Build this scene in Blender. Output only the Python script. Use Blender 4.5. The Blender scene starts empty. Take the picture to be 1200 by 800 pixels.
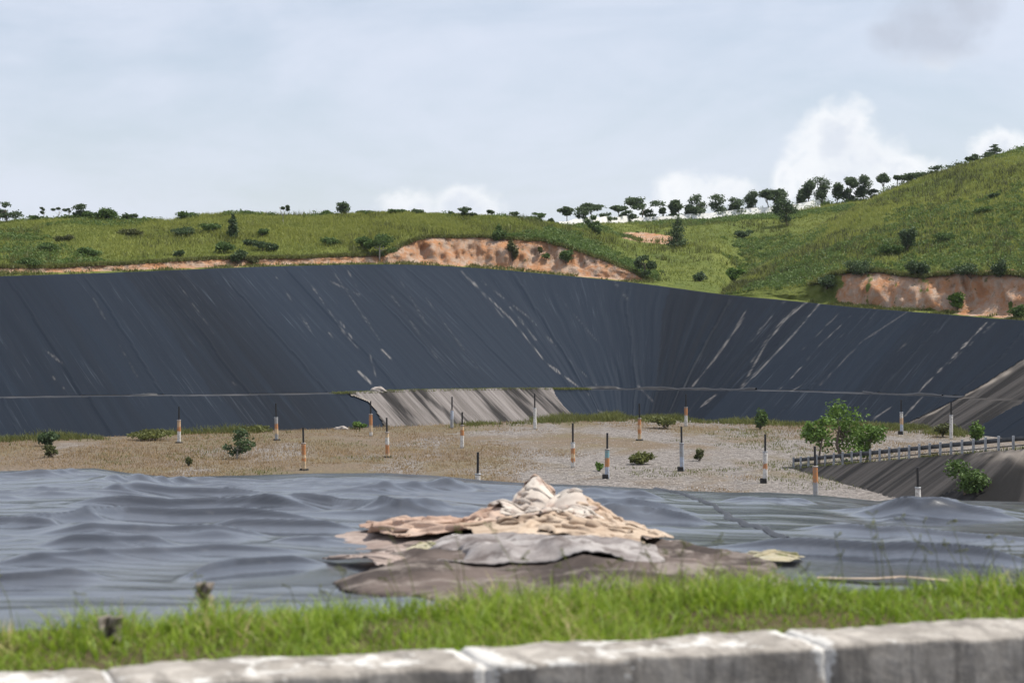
import bpy, math, random
import numpy as np
R = random.Random(7)
G = np.random.default_rng(11)
F, HY, EYE = 2333.0, 365.0, 1.6      # focal length in reference pixels, horizon row, eye height above the road
scene = bpy.context.scene
col = scene.collection
I = lambda v, pts: np.interp(v, [p[0] for p in pts], [p[1] for p in pts])
def P(px, py, d):                    # a picture direction at a true depth d (metres)
    return np.array([(px-600)/F*d, d, EYE+(HY-py)/F*d])
def X(px, d): return (px-600)/F*d
def ss(a, b, v):
    t = np.clip((v-a)/(b-a), 0, 1); return t*t*(3-2*t)

# ------------------------------------------------------------------ numpy noise
_perm = np.random.default_rng(3).random((256, 256))
def vnoise(x, y, seed=0):
    x = np.asarray(x, float)+seed*17.31; y = np.asarray(y, float)+seed*9.77
    xi = np.floor(x).astype(int); yi = np.floor(y).astype(int)
    fx = x-xi; fy = y-yi
    fx = fx*fx*(3-2*fx); fy = fy*fy*(3-2*fy)
    h = lambda a, b: _perm[a & 255, b & 255]
    return ((h(xi, yi)*(1-fx)+h(xi+1, yi)*fx)*(1-fy)+(h(xi, yi+1)*(1-fx)+h(xi+1, yi+1)*fx)*fy)*2-1
def fbm(x, y, o=4, seed=0):
    r = 0; a = 1; t = 0
    for k in range(o):
        r = r+a*vnoise(np.asarray(x)*2**k, np.asarray(y)*2**k, seed+k*5); t += a; a *= .5
    return r/t
def ridged(x, y, o=3, seed=0):
    r = 0; a = 1; t = 0
    for k in range(o):
        r = r+a*(1-2*np.abs(vnoise(np.asarray(x)*2**k, np.asarray(y)*2**k, seed+k*7))); t += a; a *= .5
    return r/t

# ------------------------------------------------------------------ object helpers
def tag(o, label=None, cat=None, group=None, kind=None):
    if label: o['label'] = label
    if cat: o['category'] = cat
    if group: o['group'] = group
    if kind: o['kind'] = kind
    return o
def mesh(name, V, Fc, mat, parent=None, uv=None, attrs=None, smooth=True, loc=None):
    V = np.asarray(V, float)
    me = bpy.data.meshes.new(name)
    if isinstance(Fc, np.ndarray) and Fc.ndim == 2:
        n, k = Fc.shape
        me.vertices.add(len(V)); me.vertices.foreach_set('co', V.astype(np.float32).ravel())
        me.loops.add(n*k); me.loops.foreach_set('vertex_index', Fc.astype(np.int32).ravel())
        me.polygons.add(n); me.polygons.foreach_set('loop_start', (np.arange(n)*k).astype(np.int32))
        me.update(calc_edges=True)
    else:
        me.from_pydata([tuple(v) for v in V], [], [tuple(int(i) for i in f) for f in Fc])
    me.validate(); me.update()
    if uv is not None:
        li = np.empty(len(me.loops), np.int32); me.loops.foreach_get('vertex_index', li)
        l = me.uv_layers.new(name='UVMap'); l.data.foreach_set('uv', np.asarray(uv)[li].astype(np.float32).ravel())
    for k, v in (attrs or {}).items():
        v = np.asarray(v, np.float32)
        a = me.attributes.new(k, 'FLOAT', 'POINT'); a.data.foreach_set('value', v)
    if smooth: me.polygons.foreach_set('use_smooth', np.ones(len(me.polygons), bool))
    me.materials.append(mat)
    o = bpy.data.objects.new(name, me); col.objects.link(o)
    if parent: o.parent = parent
    if loc is not None: o.location = loc
    return o
def empty(name, loc, label, cat, group=None, rz=0):
    o = bpy.data.objects.new(name, None); col.objects.link(o); o.location = loc; o.rotation_euler = (0, 0, rz)
    o.empty_display_size = .3
    return tag(o, label, cat, group)
def grid_faces(nr, nc, keep=None):
    i = np.arange((nr-1)*(nc-1)); r = i//(nc-1); c = i % (nc-1); a = r*nc+c
    f = np.stack([a, a+1, a+nc+1, a+nc], 1)
    return f if keep is None else f[keep]
def compact(V, Fc, *arrs):
    u, inv = np.unique(Fc, return_inverse=True)
    return (V[u], inv.reshape(Fc.shape))+tuple(a[u] for a in arrs)
class MB:                              # collects boxes and tubes into one mesh
    def __init__(s): s.v = []; s.f = []
    def add(s, v, f):
        b = len(s.v); s.v += [tuple(p) for p in v]; s.f += [tuple(i+b for i in q) for q in f]
    def box(s, x0, x1, y0, y1, z0, z1):
        s.add([(x0,y0,z0),(x1,y0,z0),(x1,y1,z0),(x0,y1,z0),(x0,y0,z1),(x1,y0,z1),(x1,y1,z1),(x0,y1,z1)],
              [(0,3,2,1),(4,5,6,7),(0,1,5,4),(1,2,6,5),(2,3,7,6),(3,0,4,7)])
    def tube(s, pts, rad, n=7, cap=True):
        pts = [np.array(p, float) for p in pts]; V = []; Fc = []
        for i, p in enumerate(pts):
            t = pts[min(i+1, len(pts)-1)]-pts[max(i-1, 0)]; t = t/(np.linalg.norm(t)+1e-9)
            a = np.cross(t, (0, 1, .137)); a /= np.linalg.norm(a)+1e-9; b = np.cross(t, a)
            r = rad[i] if hasattr(rad, '__len__') else rad
            for k in range(n):
                w = 2*math.pi*k/n; V.append(p+(a*math.cos(w)+b*math.sin(w))*r)
        for i in range(len(pts)-1):
            for k in range(n):
                q = (k+1) % n; Fc.append((i*n+k, i*n+q, (i+1)*n+q, (i+1)*n+k))
        if cap: Fc += [tuple(range(n))[::-1], tuple((len(pts)-1)*n+k for k in range(n))]
        s.add(V, Fc)
    def build(s, name, mat, parent=None, smooth=False): return mesh(name, s.v, s.f, mat, parent, smooth=smooth)
def leaves(C, size, flat=0.0, asp=.5):
    """rhombic leaf faces at the points C; flat pulls their normals towards up"""
    n = len(C); a = G.normal(size=(n, 3)); a[:, 2] *= (1-flat); a /= np.linalg.norm(a, axis=1)[:, None]
    b = np.cross(a, G.normal(size=(n, 3))*(1-flat)+np.array([0, 0, flat])); b /= np.linalg.norm(b, axis=1)[:, None]+1e-9
    s = (np.asarray(size)*(.6+.8*G.random(n)))[:, None]
    V = np.stack([C+a*s, C+b*s*asp, C-a*s, C-b*s*asp], 1).reshape(-1, 3)
    Fc = np.arange(4*n).reshape(n, 4)
    return V, Fc
def blades(B, h, w, lean, segs=2):
    """curved tapering grass blades rooted at B"""
    n = len(B); ang = G.random(n)*2*math.pi; d = np.stack([np.cos(ang), np.sin(ang), 0*ang], 1)
    wa = G.random(n)*2*math.pi; wd = np.stack([np.cos(wa), np.sin(wa), 0*wa], 1)
    h = np.asarray(h)*(.55+.75*G.random(n)); w = np.asarray(w)*np.ones(n)
    ln = lean*(.2+1.2*G.random(n))
    rows = []
    for k in range(segs+1):
        t = k/segs
        c = B+d*(h*ln*t*t)[:, None]+np.array([0, 0, 1])*(h*(t-.28*ln*t*t))[:, None]
        ww = (w*(1-t*.92))[:, None]*wd
        rows += [c-ww, c+ww]
    V = np.stack(rows, 1).reshape(-1, 3); k = 2*(segs+1)
    Fc = np.concatenate([np.arange(n)[:, None]*k+np.array([[2*j, 2*j+1, 2*j+3, 2*j+2]]) for j in range(segs)])
    rnd = np.repeat(G.random(n), k); tt = np.tile(np.repeat(np.arange(segs+1)/segs, 2), n)
    return V, Fc, rnd, tt

# ------------------------------------------------------------------ materials
class N:
    def __init__(s, name):
        s.m = bpy.data.materials.new(name); s.m.use_nodes = True; s.t = s.m.node_tree; s.t.nodes.clear()
        s.out = s.n('ShaderNodeOutputMaterial'); s.b = s.n('ShaderNodeBsdfPrincipled'); s.l(s.b.outputs[0], s.out.inputs[0])
    def n(s, t, **k):
        x = s.t.nodes.new(t)
        for a, v in k.items(): setattr(x, a, v)
        return x
    def l(s, a, b): s.t.links.new(a, b)
    def set(s, sock, v):
        if hasattr(v, 'is_linked') or hasattr(v, 'links'): s.l(v, sock)
        elif isinstance(v, tuple) and len(v) == 3 and sock.type == 'RGBA': sock.default_value = (*v, 1)
        else: sock.default_value = v
    def attr(s, name): return s.n('ShaderNodeAttribute', attribute_name=name).outputs['Fac']
    def co(s, kind='Object', scale=(1, 1, 1), rot=(0, 0, 0), loc=(0, 0, 0)):
        c = s.n('ShaderNodeTexCoord'); m = s.n('ShaderNodeMapping'); s.l(c.outputs[kind], m.inputs[0])
        m.inputs['Scale'].default_value = scale; m.inputs['Rotation'].default_value = rot; m.inputs['Location'].default_value = loc
        return m.outputs[0]
    def noise(s, vec, scale, detail=4, rough=.55, dist=0):
        x = s.n('ShaderNodeTexNoise'); s.l(vec, x.inputs['Vector']); x.inputs['Scale'].default_value = scale
        x.inputs['Detail'].default_value = detail; x.inputs['Roughness'].default_value = rough; x.inputs['Distortion'].default_value = dist
        return x.outputs['Fac']
    def vor(s, vec, scale, out='Color', feature='F1'):
        x = s.n('ShaderNodeTexVoronoi', feature=feature); s.l(vec, x.inputs['Vector']); x.inputs['Scale'].default_value = scale
        return x.outputs[out]
    def ramp(s, f, a, b, smooth=True):
        x = s.n('ShaderNodeMapRange'); x.interpolation_type = 'SMOOTHSTEP' if smooth else 'LINEAR'
        s.set(x.inputs[0], f); x.inputs[1].default_value = a; x.inputs[2].default_value = b; return x.outputs[0]
    def rng(s, f, a, b, c, d):
        x = s.n('ShaderNodeMapRange'); s.set(x.inputs[0], f)
        for i, v in enumerate((a, b, c, d)): x.inputs[i+1].default_value = v
        return x.outputs[0]
    def mix(s, f, a, b, mode='MIX'):
        x = s.n('ShaderNodeMix', data_type='RGBA', blend_type=mode)
        s.set(x.inputs[0], f); s.set(x.inputs[6], a); s.set(x.inputs[7], b); return x.outputs[2]
    def math(s, op, a, b=0.0, c=0.0):
        x = s.n('ShaderNodeMath', operation=op)
        s.set(x.inputs[0], a); s.set(x.inputs[1], b); s.set(x.inputs[2], c); return x.outputs[0]
    def bump(s, h, strength=.5, dist=.05, prev=None):
        x = s.n('ShaderNodeBump'); s.l(h, x.inputs['Height']); x.inputs['Strength'].default_value = strength; x.inputs['Distance'].default_value = dist
        if prev is not None: s.l(prev, x.inputs['Normal'])
        return x.outputs[0]
    def fin(s, color, rough=.8, normal=None, spec=None, transl=None):
        s.set(s.b.inputs['Base Color'], color); s.set(s.b.inputs['Roughness'], rough)
        if spec is not None: s.b.inputs['Specular IOR Level'].default_value = spec
        if normal is not None: s.l(normal, s.b.inputs['Normal'])
        if transl:
            t = s.n('ShaderNodeBsdfTranslucent'); s.set(t.inputs[0], color)
            m = s.n('ShaderNodeMixShader'); m.inputs[0].default_value = transl
            s.l(s.b.outputs[0], m.inputs[1]); s.l(t.outputs[0], m.inputs[2]); s.l(m.outputs[0], s.out.inputs[0])
        return s.m
def plain(name, c, rough=.7, var=.25, scale=6, spec=None):
    k = N(name); v = k.co(); n = k.noise(v, scale, 5, .65)
    return k.fin(k.mix(k.ramp(n, .3, .7), tuple(x*(1-var) for x in c), tuple(min(1, x*(1+var)) for x in c)), rough, k.bump(n, .2, .02), spec)
def foliage(name, dark, light, tr=.25):
    k = N(name); r = k.attr('rnd'); v = k.co('Object'); n = k.noise(v, .9, 3)
    c = k.mix(k.math('MULTIPLY_ADD', n, .5, k.math('MULTIPLY', r, .55)), dark, light)
    return k.fin(c, .6, spec=.25, transl=tr)

def liner_mat(name, blue=1.0):
    k = N(name); uv = k.co('UV')
    tone = k.attr('tone'); scuff = k.attr('scuff')
    s1 = k.noise(k.co('UV', (1.6, .05, 1)), 1, 4, .6)
    s2 = k.noise(k.co('UV', (7, .16, 1)), 1, 4, .65, .4)
    fine = k.noise(k.co('UV', (9, 3, 1)), 2, 4, .7)
    base = k.mix(tone, (.0018, .0042, .0088), (.0088, .0158, .0275))
    base = k.mix(k.math('MULTIPLY', k.ramp(s1, .45, .75), .5), base, (.0075, .0155, .0275))
    pm = k.ramp(k.noise(k.co('UV', (.16, .07, 1)), 1, 4, .6), .42, .66)
    base = k.mix(k.math('MULTIPLY', k.math('MULTIPLY', k.ramp(s2, .54, .78), .8), pm), base, (.066, .078, .096))
    base = k.mix(k.math('MULTIPLY', k.ramp(fine, .55, .85), .25), base, (.035, .035, .037))
    base = k.mix(scuff, base, (.50, .46, .42))
    h = k.math('ADD', k.math('MULTIPLY', s2, .8), k.math('MULTIPLY', fine, .15))
    nm = k.bump(h, .25, .06)
    return k.fin(base, k.math('ADD', k.math('MULTIPLY', scuff, .3), .62), nm, .10)
def geotex_mat(name, a, b, dark, ux=3.0):
    k = N(name)
    s1 = k.noise(k.co('UV', (.9*ux/3, .06, 1)), 1, 4, .6, .3); s2 = k.noise(k.co('UV', (ux, .1, 1)), 1, 4, .65, .5)
    fine = k.noise(k.co('UV', (6, 5, 1)), 2, 5, .7)
    c = k.mix(k.ramp(s2, .35, .68), a, b); c = k.mix(k.ramp(s1, .48, .60), c, dark)
    c = k.mix(k.math('MULTIPLY', k.ramp(fine, .4, .8), .4), c, tuple(x*.55 for x in a)); c = k.mix(k.attr('scuff'), c, (.45, .39, .33))
    return k.fin(c, .95, k.bump(s2, .7, .15), .1)
def cloth_mat(name, a, b, dirt, sc=2.2):
    k = N(name); v = k.co()
    n = k.noise(v, sc, 5, .6, .3); n2 = k.noise(k.co(loc=(5, 3, 1)), sc*2.1, 5, .7, .5); f = k.noise(v, 45, 4, .7)
    c = k.mix(k.ramp(n, .36, .64), a, b); c = k.mix(k.math('MULTIPLY', k.ramp(n2, .48, .66), .8), c, dirt)
    c = k.mix(k.math('MULTIPLY', k.ramp(f, .45, .75), .25), c, tuple(x*.5 for x in a))
    return k.fin(c, .95, k.bump(k.math('ADD', n2, k.math('MULTIPLY', f, .3)), .5, .02), .1)
def hill_mat():
    k = N('hill_grass'); v = k.co()
    big = k.noise(v, .035, 4, .55); mid = k.noise(v, .28, 5, .62, .3); fine = k.noise(v, 2.6, 5, .75)
    g = k.mix(k.ramp(big, .36, .64), (.085, .118, .026), (.165, .185, .042))
    g = k.mix(k.math('MULTIPLY', k.ramp(mid, .46, .72), .75), g, (.060, .090, .022))
    g = k.mix(k.math('MULTIPLY', k.ramp(fine, .5, .75), .55), g, (.22, .215, .075))
    g = k.mix(k.math('MULTIPLY', k.ramp(fine, .48, .28), .5), g, (.045, .06, .02))
    so = k.noise(v, .9, 6, .7, .4); so2 = k.noise(k.co(scale=(1.6, 1.6, .5)), 2.6, 6, .75, .5)
    s = k.mix(k.ramp(so, .36, .66), (.45, .22, .105), (.45, .34, .26)); s = k.mix(k.math('MULTIPLY', k.ramp(so2, .52, .72), .5), s, (.24, .135, .085))
    s = k.mix(k.math('MULTIPLY', k.ramp(k.noise(v, 1.3, 5, .7), .60, .68), .8), s, (.075, .085, .03))
    m = k.ramp(k.math('ADD', k.attr('soil'), k.math('MULTIPLY', k.math('SUBTRACT', k.noise(v, 1.6, 4, .65), .5), .7)), .42, .58)
    h = k.math('ADD', k.math('MULTIPLY', mid, 1.2), k.math('MULTIPLY', fine, .35))
    nm = k.bump(h, .8, .5); nm2 = k.bump(so2, .6, .25, nm)
    return k.fin(k.mix(m, g, s), .95, nm2, .1)
def floor_mat():
    k = N('pit_floor_gravel'); v = k.co()
    st = k.vor(v, 11); st2 = k.vor(v, 4.5); hue = k.n('ShaderNodeSeparateColor'); k.l(st, hue.inputs[0]); hue2 = k.n('ShaderNodeSeparateColor'); k.l(st2, hue2.inputs[0])
    g = k.mix(hue.outputs[0], (.11, .097, .086), (.34, .31, .285)); g = k.mix(k.math('MULTIPLY', k.ramp(hue2.outputs[0], .6, .95), .75), g, (.07, .06, .052))
    g = k.mix(k.math('MULTIPLY', k.noise(v, .25, 4), .35), g, (.25, .222, .198))
    sx = k.n('ShaderNodeSeparateXYZ'); k.l(v, sx.inputs[0])
    bias = k.rng(sx.outputs[0], -12, 12, .14, -.03)
    far = k.rng(sx.outputs[1], 105, 150, 0, .12)
    p = k.math('ADD', k.math('ADD', k.noise(k.co(scale=(.16, .075, 1)), 1, 5, .62, .4), bias), far)
    gr = k.noise(v, 3.5, 5, .75); dry = k.mix(k.ramp(k.noise(v, .22, 3), .4, .62), (.235, .168, .115), (.215, .185, .095))
    dry = k.mix(k.ramp(gr, .4, .7), (.14, .11, .075), dry)
    c = k.mix(k.math('MULTIPLY', k.ramp(p, .5, .66), .9), g, dry)
    h = k.math('ADD', k.vor(v, 7.5, 'Distance'), gr)
    return k.fin(c, .95, k.bump(h, .9, .09), .1)

M = {}
M['slope_liner'] = liner_mat('black_slope_liner')
M['hill'] = hill_mat(); M['floor'] = floor_mat()
M['geo_pale'] = geotex_mat('pale_geotextile', (.13, .115, .105), (.25, .225, .21), (.026, .024, .023), 2.4)
M['geo_brown'] = geotex_mat('brown_geotextile', (.044, .040, .038), (.078, .071, .066), (.020, .019, .0185), 2.6)
M['leaf_dark'] = foliage('dark_leaves', (.036, .062, .028), (.105, .155, .058))
M['leaf_ridge'] = foliage('ridge_tree_leaves', (.050, .076, .040), (.14, .19, .085), .4)
M['leaf_mid'] = foliage('green_leaves', (.042, .080, .020), (.125, .195, .048))
M['scrub'] = foliage('hill_scrub_leaves', (.060, .105, .026), (.165, .235, .062), .35)
M['leaf_bright'] = foliage('bright_leaves', (.05, .10, .016), (.16, .26, .045))
M['leaf_olive'] = foliage('olive_leaves', (.05, .06, .02), (.15, .16, .055))
M['hill_blades'] = foliage('hill_grass_blades', (.105, .150, .030), (.34, .35, .085), .42)
M['dry_blades'] = foliage('dry_grass_blades', (.175, .115, .065), (.43, .31, .16), .35)
M['weed'] = foliage('green_weeds', (.06, .075, .018), (.20, .21, .06), .3)
M['bark'] = plain('bark', (.13, .10, .075), .9, .4, 9)
M['bark_pale'] = plain('pale_bark', (.34, .31, .27), .9, .3, 9)
M['white_wall'] = plain('white_boundary_wall', (.78, .76, .72), .9, .15, .8)
M['pipe'] = plain('black_pipe', (.012, .012, .013), .45, .3, 3)
M['foot'] = plain('dark_footing', (.03, .028, .026), .9, .4, 8)
M['galv'] = plain('pale_guard_post', (.36, .37, .38), .8, .35, 5)
M['rail'] = plain('dark_guard_rail', (.045, .047, .05), .6, .4, 3)
k = N('road_asphalt'); v = k.co(); M['road'] = k.fin(k.mix(k.noise(v, 60, 4, .7), (.03, .03, .03), (.085, .08, .078)), .9, k.bump(k.noise(v, 90, 3), .5, .01), .2)
k = N('verge_earth'); v = k.co(); M['earth'] = k.fin(k.mix(k.noise(v, 6, 5, .7), (.05, .045, .02), (.13, .10, .055)), .95, k.bump(k.noise(v, 25, 4), .8, .03), .1)
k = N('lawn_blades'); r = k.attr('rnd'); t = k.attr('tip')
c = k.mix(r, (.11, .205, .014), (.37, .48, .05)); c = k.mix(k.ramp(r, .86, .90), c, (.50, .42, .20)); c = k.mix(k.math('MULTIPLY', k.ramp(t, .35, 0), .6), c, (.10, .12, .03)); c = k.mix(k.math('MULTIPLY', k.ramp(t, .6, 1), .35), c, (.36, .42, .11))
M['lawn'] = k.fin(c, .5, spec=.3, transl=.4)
# concrete of the kerb: worn white paint over grey stained concrete
k = N('kerb_concrete'); v = k.co('Object')
a = k.noise(v, 5, 6, .7); b = k.noise(k.co('Object', (2, 2, 5)), 2.2, 5, .65, .3); d = k.noise(k.co('Object', (14, 4, 2)), 1, 5, .7)
c = k.mix(k.ramp(a, .3, .7), (.20, .18, .155), (.46, .42, .37)); c = k.mix(k.math('MULTIPLY', k.ramp(d, .46, .64), .6), c, (.10, .09, .078))
c = k.mix(k.math('MULTIPLY', k.ramp(k.math('ADD', k.math('ADD', b, k.math('MULTIPLY', k.math('SUBTRACT', k.noise(v, 18, 5, .7), .5), .35)), k.attr('paint')), .57, .63), .92), c, (.60, .58, .54)); c = k.mix(k.math('MULTIPLY', k.ramp(k.noise(v, 30, 4, .7), .5, .8), .4), c, (.10, .09, .075))
M['kerb'] = k.fin(c, .9, k.bump(a, .5, .02), .2)
M['mortar'] = plain('pale_mortar', (.50, .48, .45), .95, .3, 12)
k = N('foreground_liner'); uv = k.co('UV')
n1 = k.noise(k.co('UV', (1.2, 4.5, 1)), 1, 5, .6, .6); n2 = k.noise(k.co('UV', (5, 12, 1)), 1, 4, .6, .5); du = k.noise(k.co('UV', (.5, .8, 1)), 1, 5, .65)
du2 = k.noise(k.co('UV', (.9, .35, 1)), 1, 6, .7, .4)
c = k.mix(k.ramp(du, .35, .7), (.006, .0075, .011), (.022, .025, .032)); c = k.mix(k.math('MULTIPLY', k.ramp(du2, .5, .68), .5), c, (.065, .068, .074))
c = k.mix(k.math('MULTIPLY', k.ramp(k.noise(k.co('UV', (3, 3, 1)), 4, 5, .7), .55, .75), .3), c, (.15, .145, .14))
M['fg_liner'] = k.fin(c, k.math('ADD', k.rng(du, .3, .7, .13, .20), k.math('MULTIPLY', k.ramp(du2, .45, .7), .07)), k.bump(k.math('ADD', n1, k.math('MULTIPLY', n2, .25)), .10, .02), 1.0)
M['cloth_tan'] = cloth_mat('tan_fabric', (.44, .32, .23), (.54, .43, .33), (.24, .17, .12))
M['cloth_pink'] = cloth_mat('pinkish_fabric', (.42, .29, .22), (.50, .38, .30), (.25, .16, .12))
M['cloth_pale'] = cloth_mat('pale_fabric', (.42, .36, .31), (.58, .52, .45), (.24, .13, .10))
M['cloth_cream'] = cloth_mat('cream_fabric', (.42, .32, .235), (.54, .44, .34), (.20, .14, .10))
M['cloth_brown'] = cloth_mat('brown_fabric', (.26, .20, .17), (.38, .31, .27), (.13, .10, .085))
M['cloth_dark'] = cloth_mat('dark_brown_fabric', (.06, .048, .042), (.14, .11, .095), (.27, .23, .20), 2.0)
M['cloth_grey'] = cloth_mat('pale_grey_fabric', (.20, .175, .165), (.40, .37, .35), (.11, .09, .082), 3.0)
M['cloth_moss'] = cloth_mat('mossy_fabric', (.36, .31, .20), (.46, .42, .32), (.10, .11, .03), 5)
M['rag'] = cloth_mat('grey_rag', (.20, .17, .14), (.34, .30, .26), (.10, .09, .07), 8)
M['stone'] = plain('pale_stone', (.33, .29, .26), .95, .35, 3)

# ------------------------------------------------------------------ pit geometry: a toe curve, offset outwards as the slopes rise
ZT = EYE-8.4
def build_toe():
    c1 = np.array([9.4, 157.0]); thL, thR, th2 = math.radians(122.3), math.radians(54), math.radians(22)
    n = lambda a: np.array([math.cos(a), math.sin(a)]); u = lambda a: np.array([math.sin(a), -math.cos(a)])
    r1, r2 = 8.0, 6.0; t1 = r1*math.tan((thL-thR)/2); t2 = r2*math.tan((thR-th2)/2)
    c2 = c1+u(thR)*24.5
    pts = []; step = .12; s = 0
    def line(a, b, th):
        nonlocal s
        L = np.linalg.norm(b-a); m = int(L/step)
        for i in range(m): pts.append((*(a+(b-a)*i/m), th, s+L*i/m))
        s += L
    def arc(a, th0, th1, r, steps, eff):
        nonlocal s
        c = a-n(th0)*r
        for i in range(steps):
            th = th0+(th1-th0)*i/steps; p = c+n(th)*r; pts.append((*p, th, s+eff*i/steps))
        s += eff
        return c+n(th1)*r
    a0 = c1-u(thL)*86; a1 = c1-u(thL)*t1
    line(a0, a1, thL); a2 = arc(a1, thL, thR, r1, 230, 24.0)
    a3 = c2-u(thR)*t2; line(a2, a3, thR); a4 = arc(a3, thR, th2, r2, 70, 7.0)
    line(a4, a4+u(th2)*38, th2)
    return np.array(pts)
TOE = build_toe(); TX, TY, TH, TS = TOE.T; NX, NY = np.cos(TH), np.sin(TH)
BENCH_W = 1.5
RIMY = [(-500,338),(-200,330),(0,324),(100,321),(200,317),(300,313),(400,310.5),(480,310),(560,314),(650,322),(700,327),(750,332),(800,339),(850,346),(900,350),(950,355),(1000,360.5),(1050,364),(1100,368),(1150,372),(1200,376),(1400,388),(1700,400)]
BENY = [(-500,472),(0,467),(130,465),(270,464),(400,462),(480,459),(600,457),(700,457),(800,457.5),(900,458.5),(1000,461.5),(1100,465),(1200,470),(1400,480),(1800,500)]
def proj(x, y, z): return 600+F*x/y, HY-F*(z-EYE)/y
def solve(target, off0, z0, lo, hi):
    lo = np.full(len(TX), lo); hi = np.full(len(TX), hi)
    for _ in range(40):
        z = (lo+hi)/2; o = off0+2*(z-z0)
        px, py = proj(TX+NX*o, TY+NY*o, z); up = py > I(px, target)
        lo = np.where(up, z, lo); hi = np.where(up, hi, z)
    return (lo+hi)/2
def smooth1(a, n=41):
    p = np.pad(a, n//2, mode='edge'); return np.convolve(p, np.ones(n)/n, 'valid')
ZB = smooth1(np.clip(solve(BENY, 0, ZT, ZT+.5, ZT+6), ZT+1.8, ZT+4))
OB = 2*(ZB-ZT)
ZR = smooth1(np.clip(solve(RIMY, OB+BENCH_W, ZB, ZB[0], EYE+9), EYE-3, EYE+6))
OR = OB+BENCH_W+2*(ZR-ZB)
RX, RY = TX+NX*OR, TY+NY*OR; RPX = 600+F*RX/RY
def slope_sheet(rows, lift=0.0, disp=True):
    """rows: list of (part, t): part 0 below bench, 1 bench, 2 above, 3 anchor fold behind the rim"""
    Vx, Vy, Vz, D = [], [], [], []
    for part, t in rows:
        if part == 0: o = OB*t; z = ZT+(ZB-ZT)*t
        elif part == 1: o = OB+BENCH_W*t; z = ZB+.06*t+0*o
        elif part == 2: o = OB+BENCH_W+(OR-OB-BENCH_W)*t; z = ZB+.06*(1-t)+(ZR-ZB)*t
        else: o = OR+t; z = ZR-.02-.35*max(0, t-.5)
        nz = lift
        if disp and part in (0, 2):
            u = TS+.7*fbm(TS*.12, o*.09, 3, 3)
            fan = ss(60, 84, TS)*(1-ss(112, 125, TS))
            f = .04*fbm(u*.9, o*.03, 3, 1)+.028*ridged(u*1.7, o*.05, 2, 4)*(.25+.9*fan)
            pan = np.floor(u/6.2); f = f+.05*((u/6.2)-pan > .98)+.02*(pan % 2)
            nz = lift+f*(1 if part == 2 else .7)*min(1, (t if part == 0 else 1-t)*12+.15)+.02
        Vx.append(TX+NX*(o-.447*nz)); Vy.append(TY+NY*(o-.447*nz)); Vz.append(z+.894*nz); D.append(o+0*TX)
    V = np.stack([np.array(Vx), np.array(Vy), np.array(Vz)], -1)
    uv = np.stack([np.broadcast_to(TS, V.shape[:2]), np.array(D)], -1)
    return V, uv
def pline_dist(px, py, pts):
    d = np.full(px.shape, 1e9); along = np.zeros(px.shape); acc = 0
    for (x0, y0), (x1, y1) in zip(pts, pts[1:]):
        L = math.hypot(x1-x0, y1-y0); t = np.clip(((px-x0)*(x1-x0)+(py-y0)*(y1-y0))/L**2, 0, 1)
        e = np.hypot(px-x0-t*(x1-x0), py-y0-t*(y1-y0)); m = e < d
        d = np.where(m, e, d); along = np.where(m, acc+t*L, along); acc += L
    return d, along
SCUFFS = [  # worn pale scrape lines along folds of the liner: points, half width, strength
 ([(553,330),(600,375),(640,425),(690,462)],1.3,.9),([(560,326),(620,372),(670,425),(700,452)],1.0,.5),([(598,360),(628,398)],1.2,.5),([(541,318),(562,340),(590,372)],1.0,.35),
 ([(947,352),(920,375),(898,402),(870,452)],1.6,.8),([(938,356),(905,388),(880,425)],1.1,.5),([(960,356),(930,392),(884,440),(868,456)],1.2,.75),
 ([(872,372),(838,420),(812,452)],1.6,.6),([(876,360),(858,392)],1.2,.55),([(920,352),(880,400)],1.0,.4),
 ([(1002,365),(960,405),(930,440),(915,455)],1.0,.75),([(945,448),(928,458)],1.4,.9),([(1062,366),(1010,400),(962,450)],.9,.35),([(1156,378),(1120,415),(1090,445),(1076,460)],1.4,.95),
 ([(1165,378),(1110,428)],1.0,.3),([(1050,473),(1025,490)],1.3,.8),([(1082,464),(1060,488)],1.3,.8),([(1110,475),(1075,490)],1.0,.4),([(1170,448),(1148,462)],1.2,.5),
 ([(838,463),(822,476)],1.6,.8),([(748,452),(765,470)],1.3,.5),([(700,480),(716,490)],1.2,.7),
 ([(448,410),(458,420)],1.5,1),([(420,435),(434,448)],1.6,1),([(399,377),(421,408)],1.0,.5),([(388,330),(420,345)],1.2,.35),([(432,408),(440,440)],.9,.45),([(408,318),(418,335)],1.5,.45),
 ([(392,320),(446,400)],.8,.3),([(362,330),(400,385),(422,412)],.8,.4),([(324,325),(366,390)],.9,.35),([(386,390),(398,408)],1.0,.5),([(50,408),(75,427)],1.2,.45),([(60,440),(76,456)],1.0,.45),
 ([(155,455),(162,463),(178,461)],1.0,.6),([(272,448),(278,452)],1.4,.9),([(458,345),(520,430)],.8,.25),([(500,350),(560,432)],.8,.25),([(640,330),(700,400)],.9,.2),([(720,330),(735,350)],1.0,.25),
 ([(470,330),(500,380)],.7,.22),([(110,350),(160,440)],.8,.2),([(215,340),(250,390)],.8,.25),([(1010,370),(985,395)],.8,.35),([(1090,372),(1040,425)],.8,.25),([(985,365),(940,410)],.9,.4)]
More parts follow.
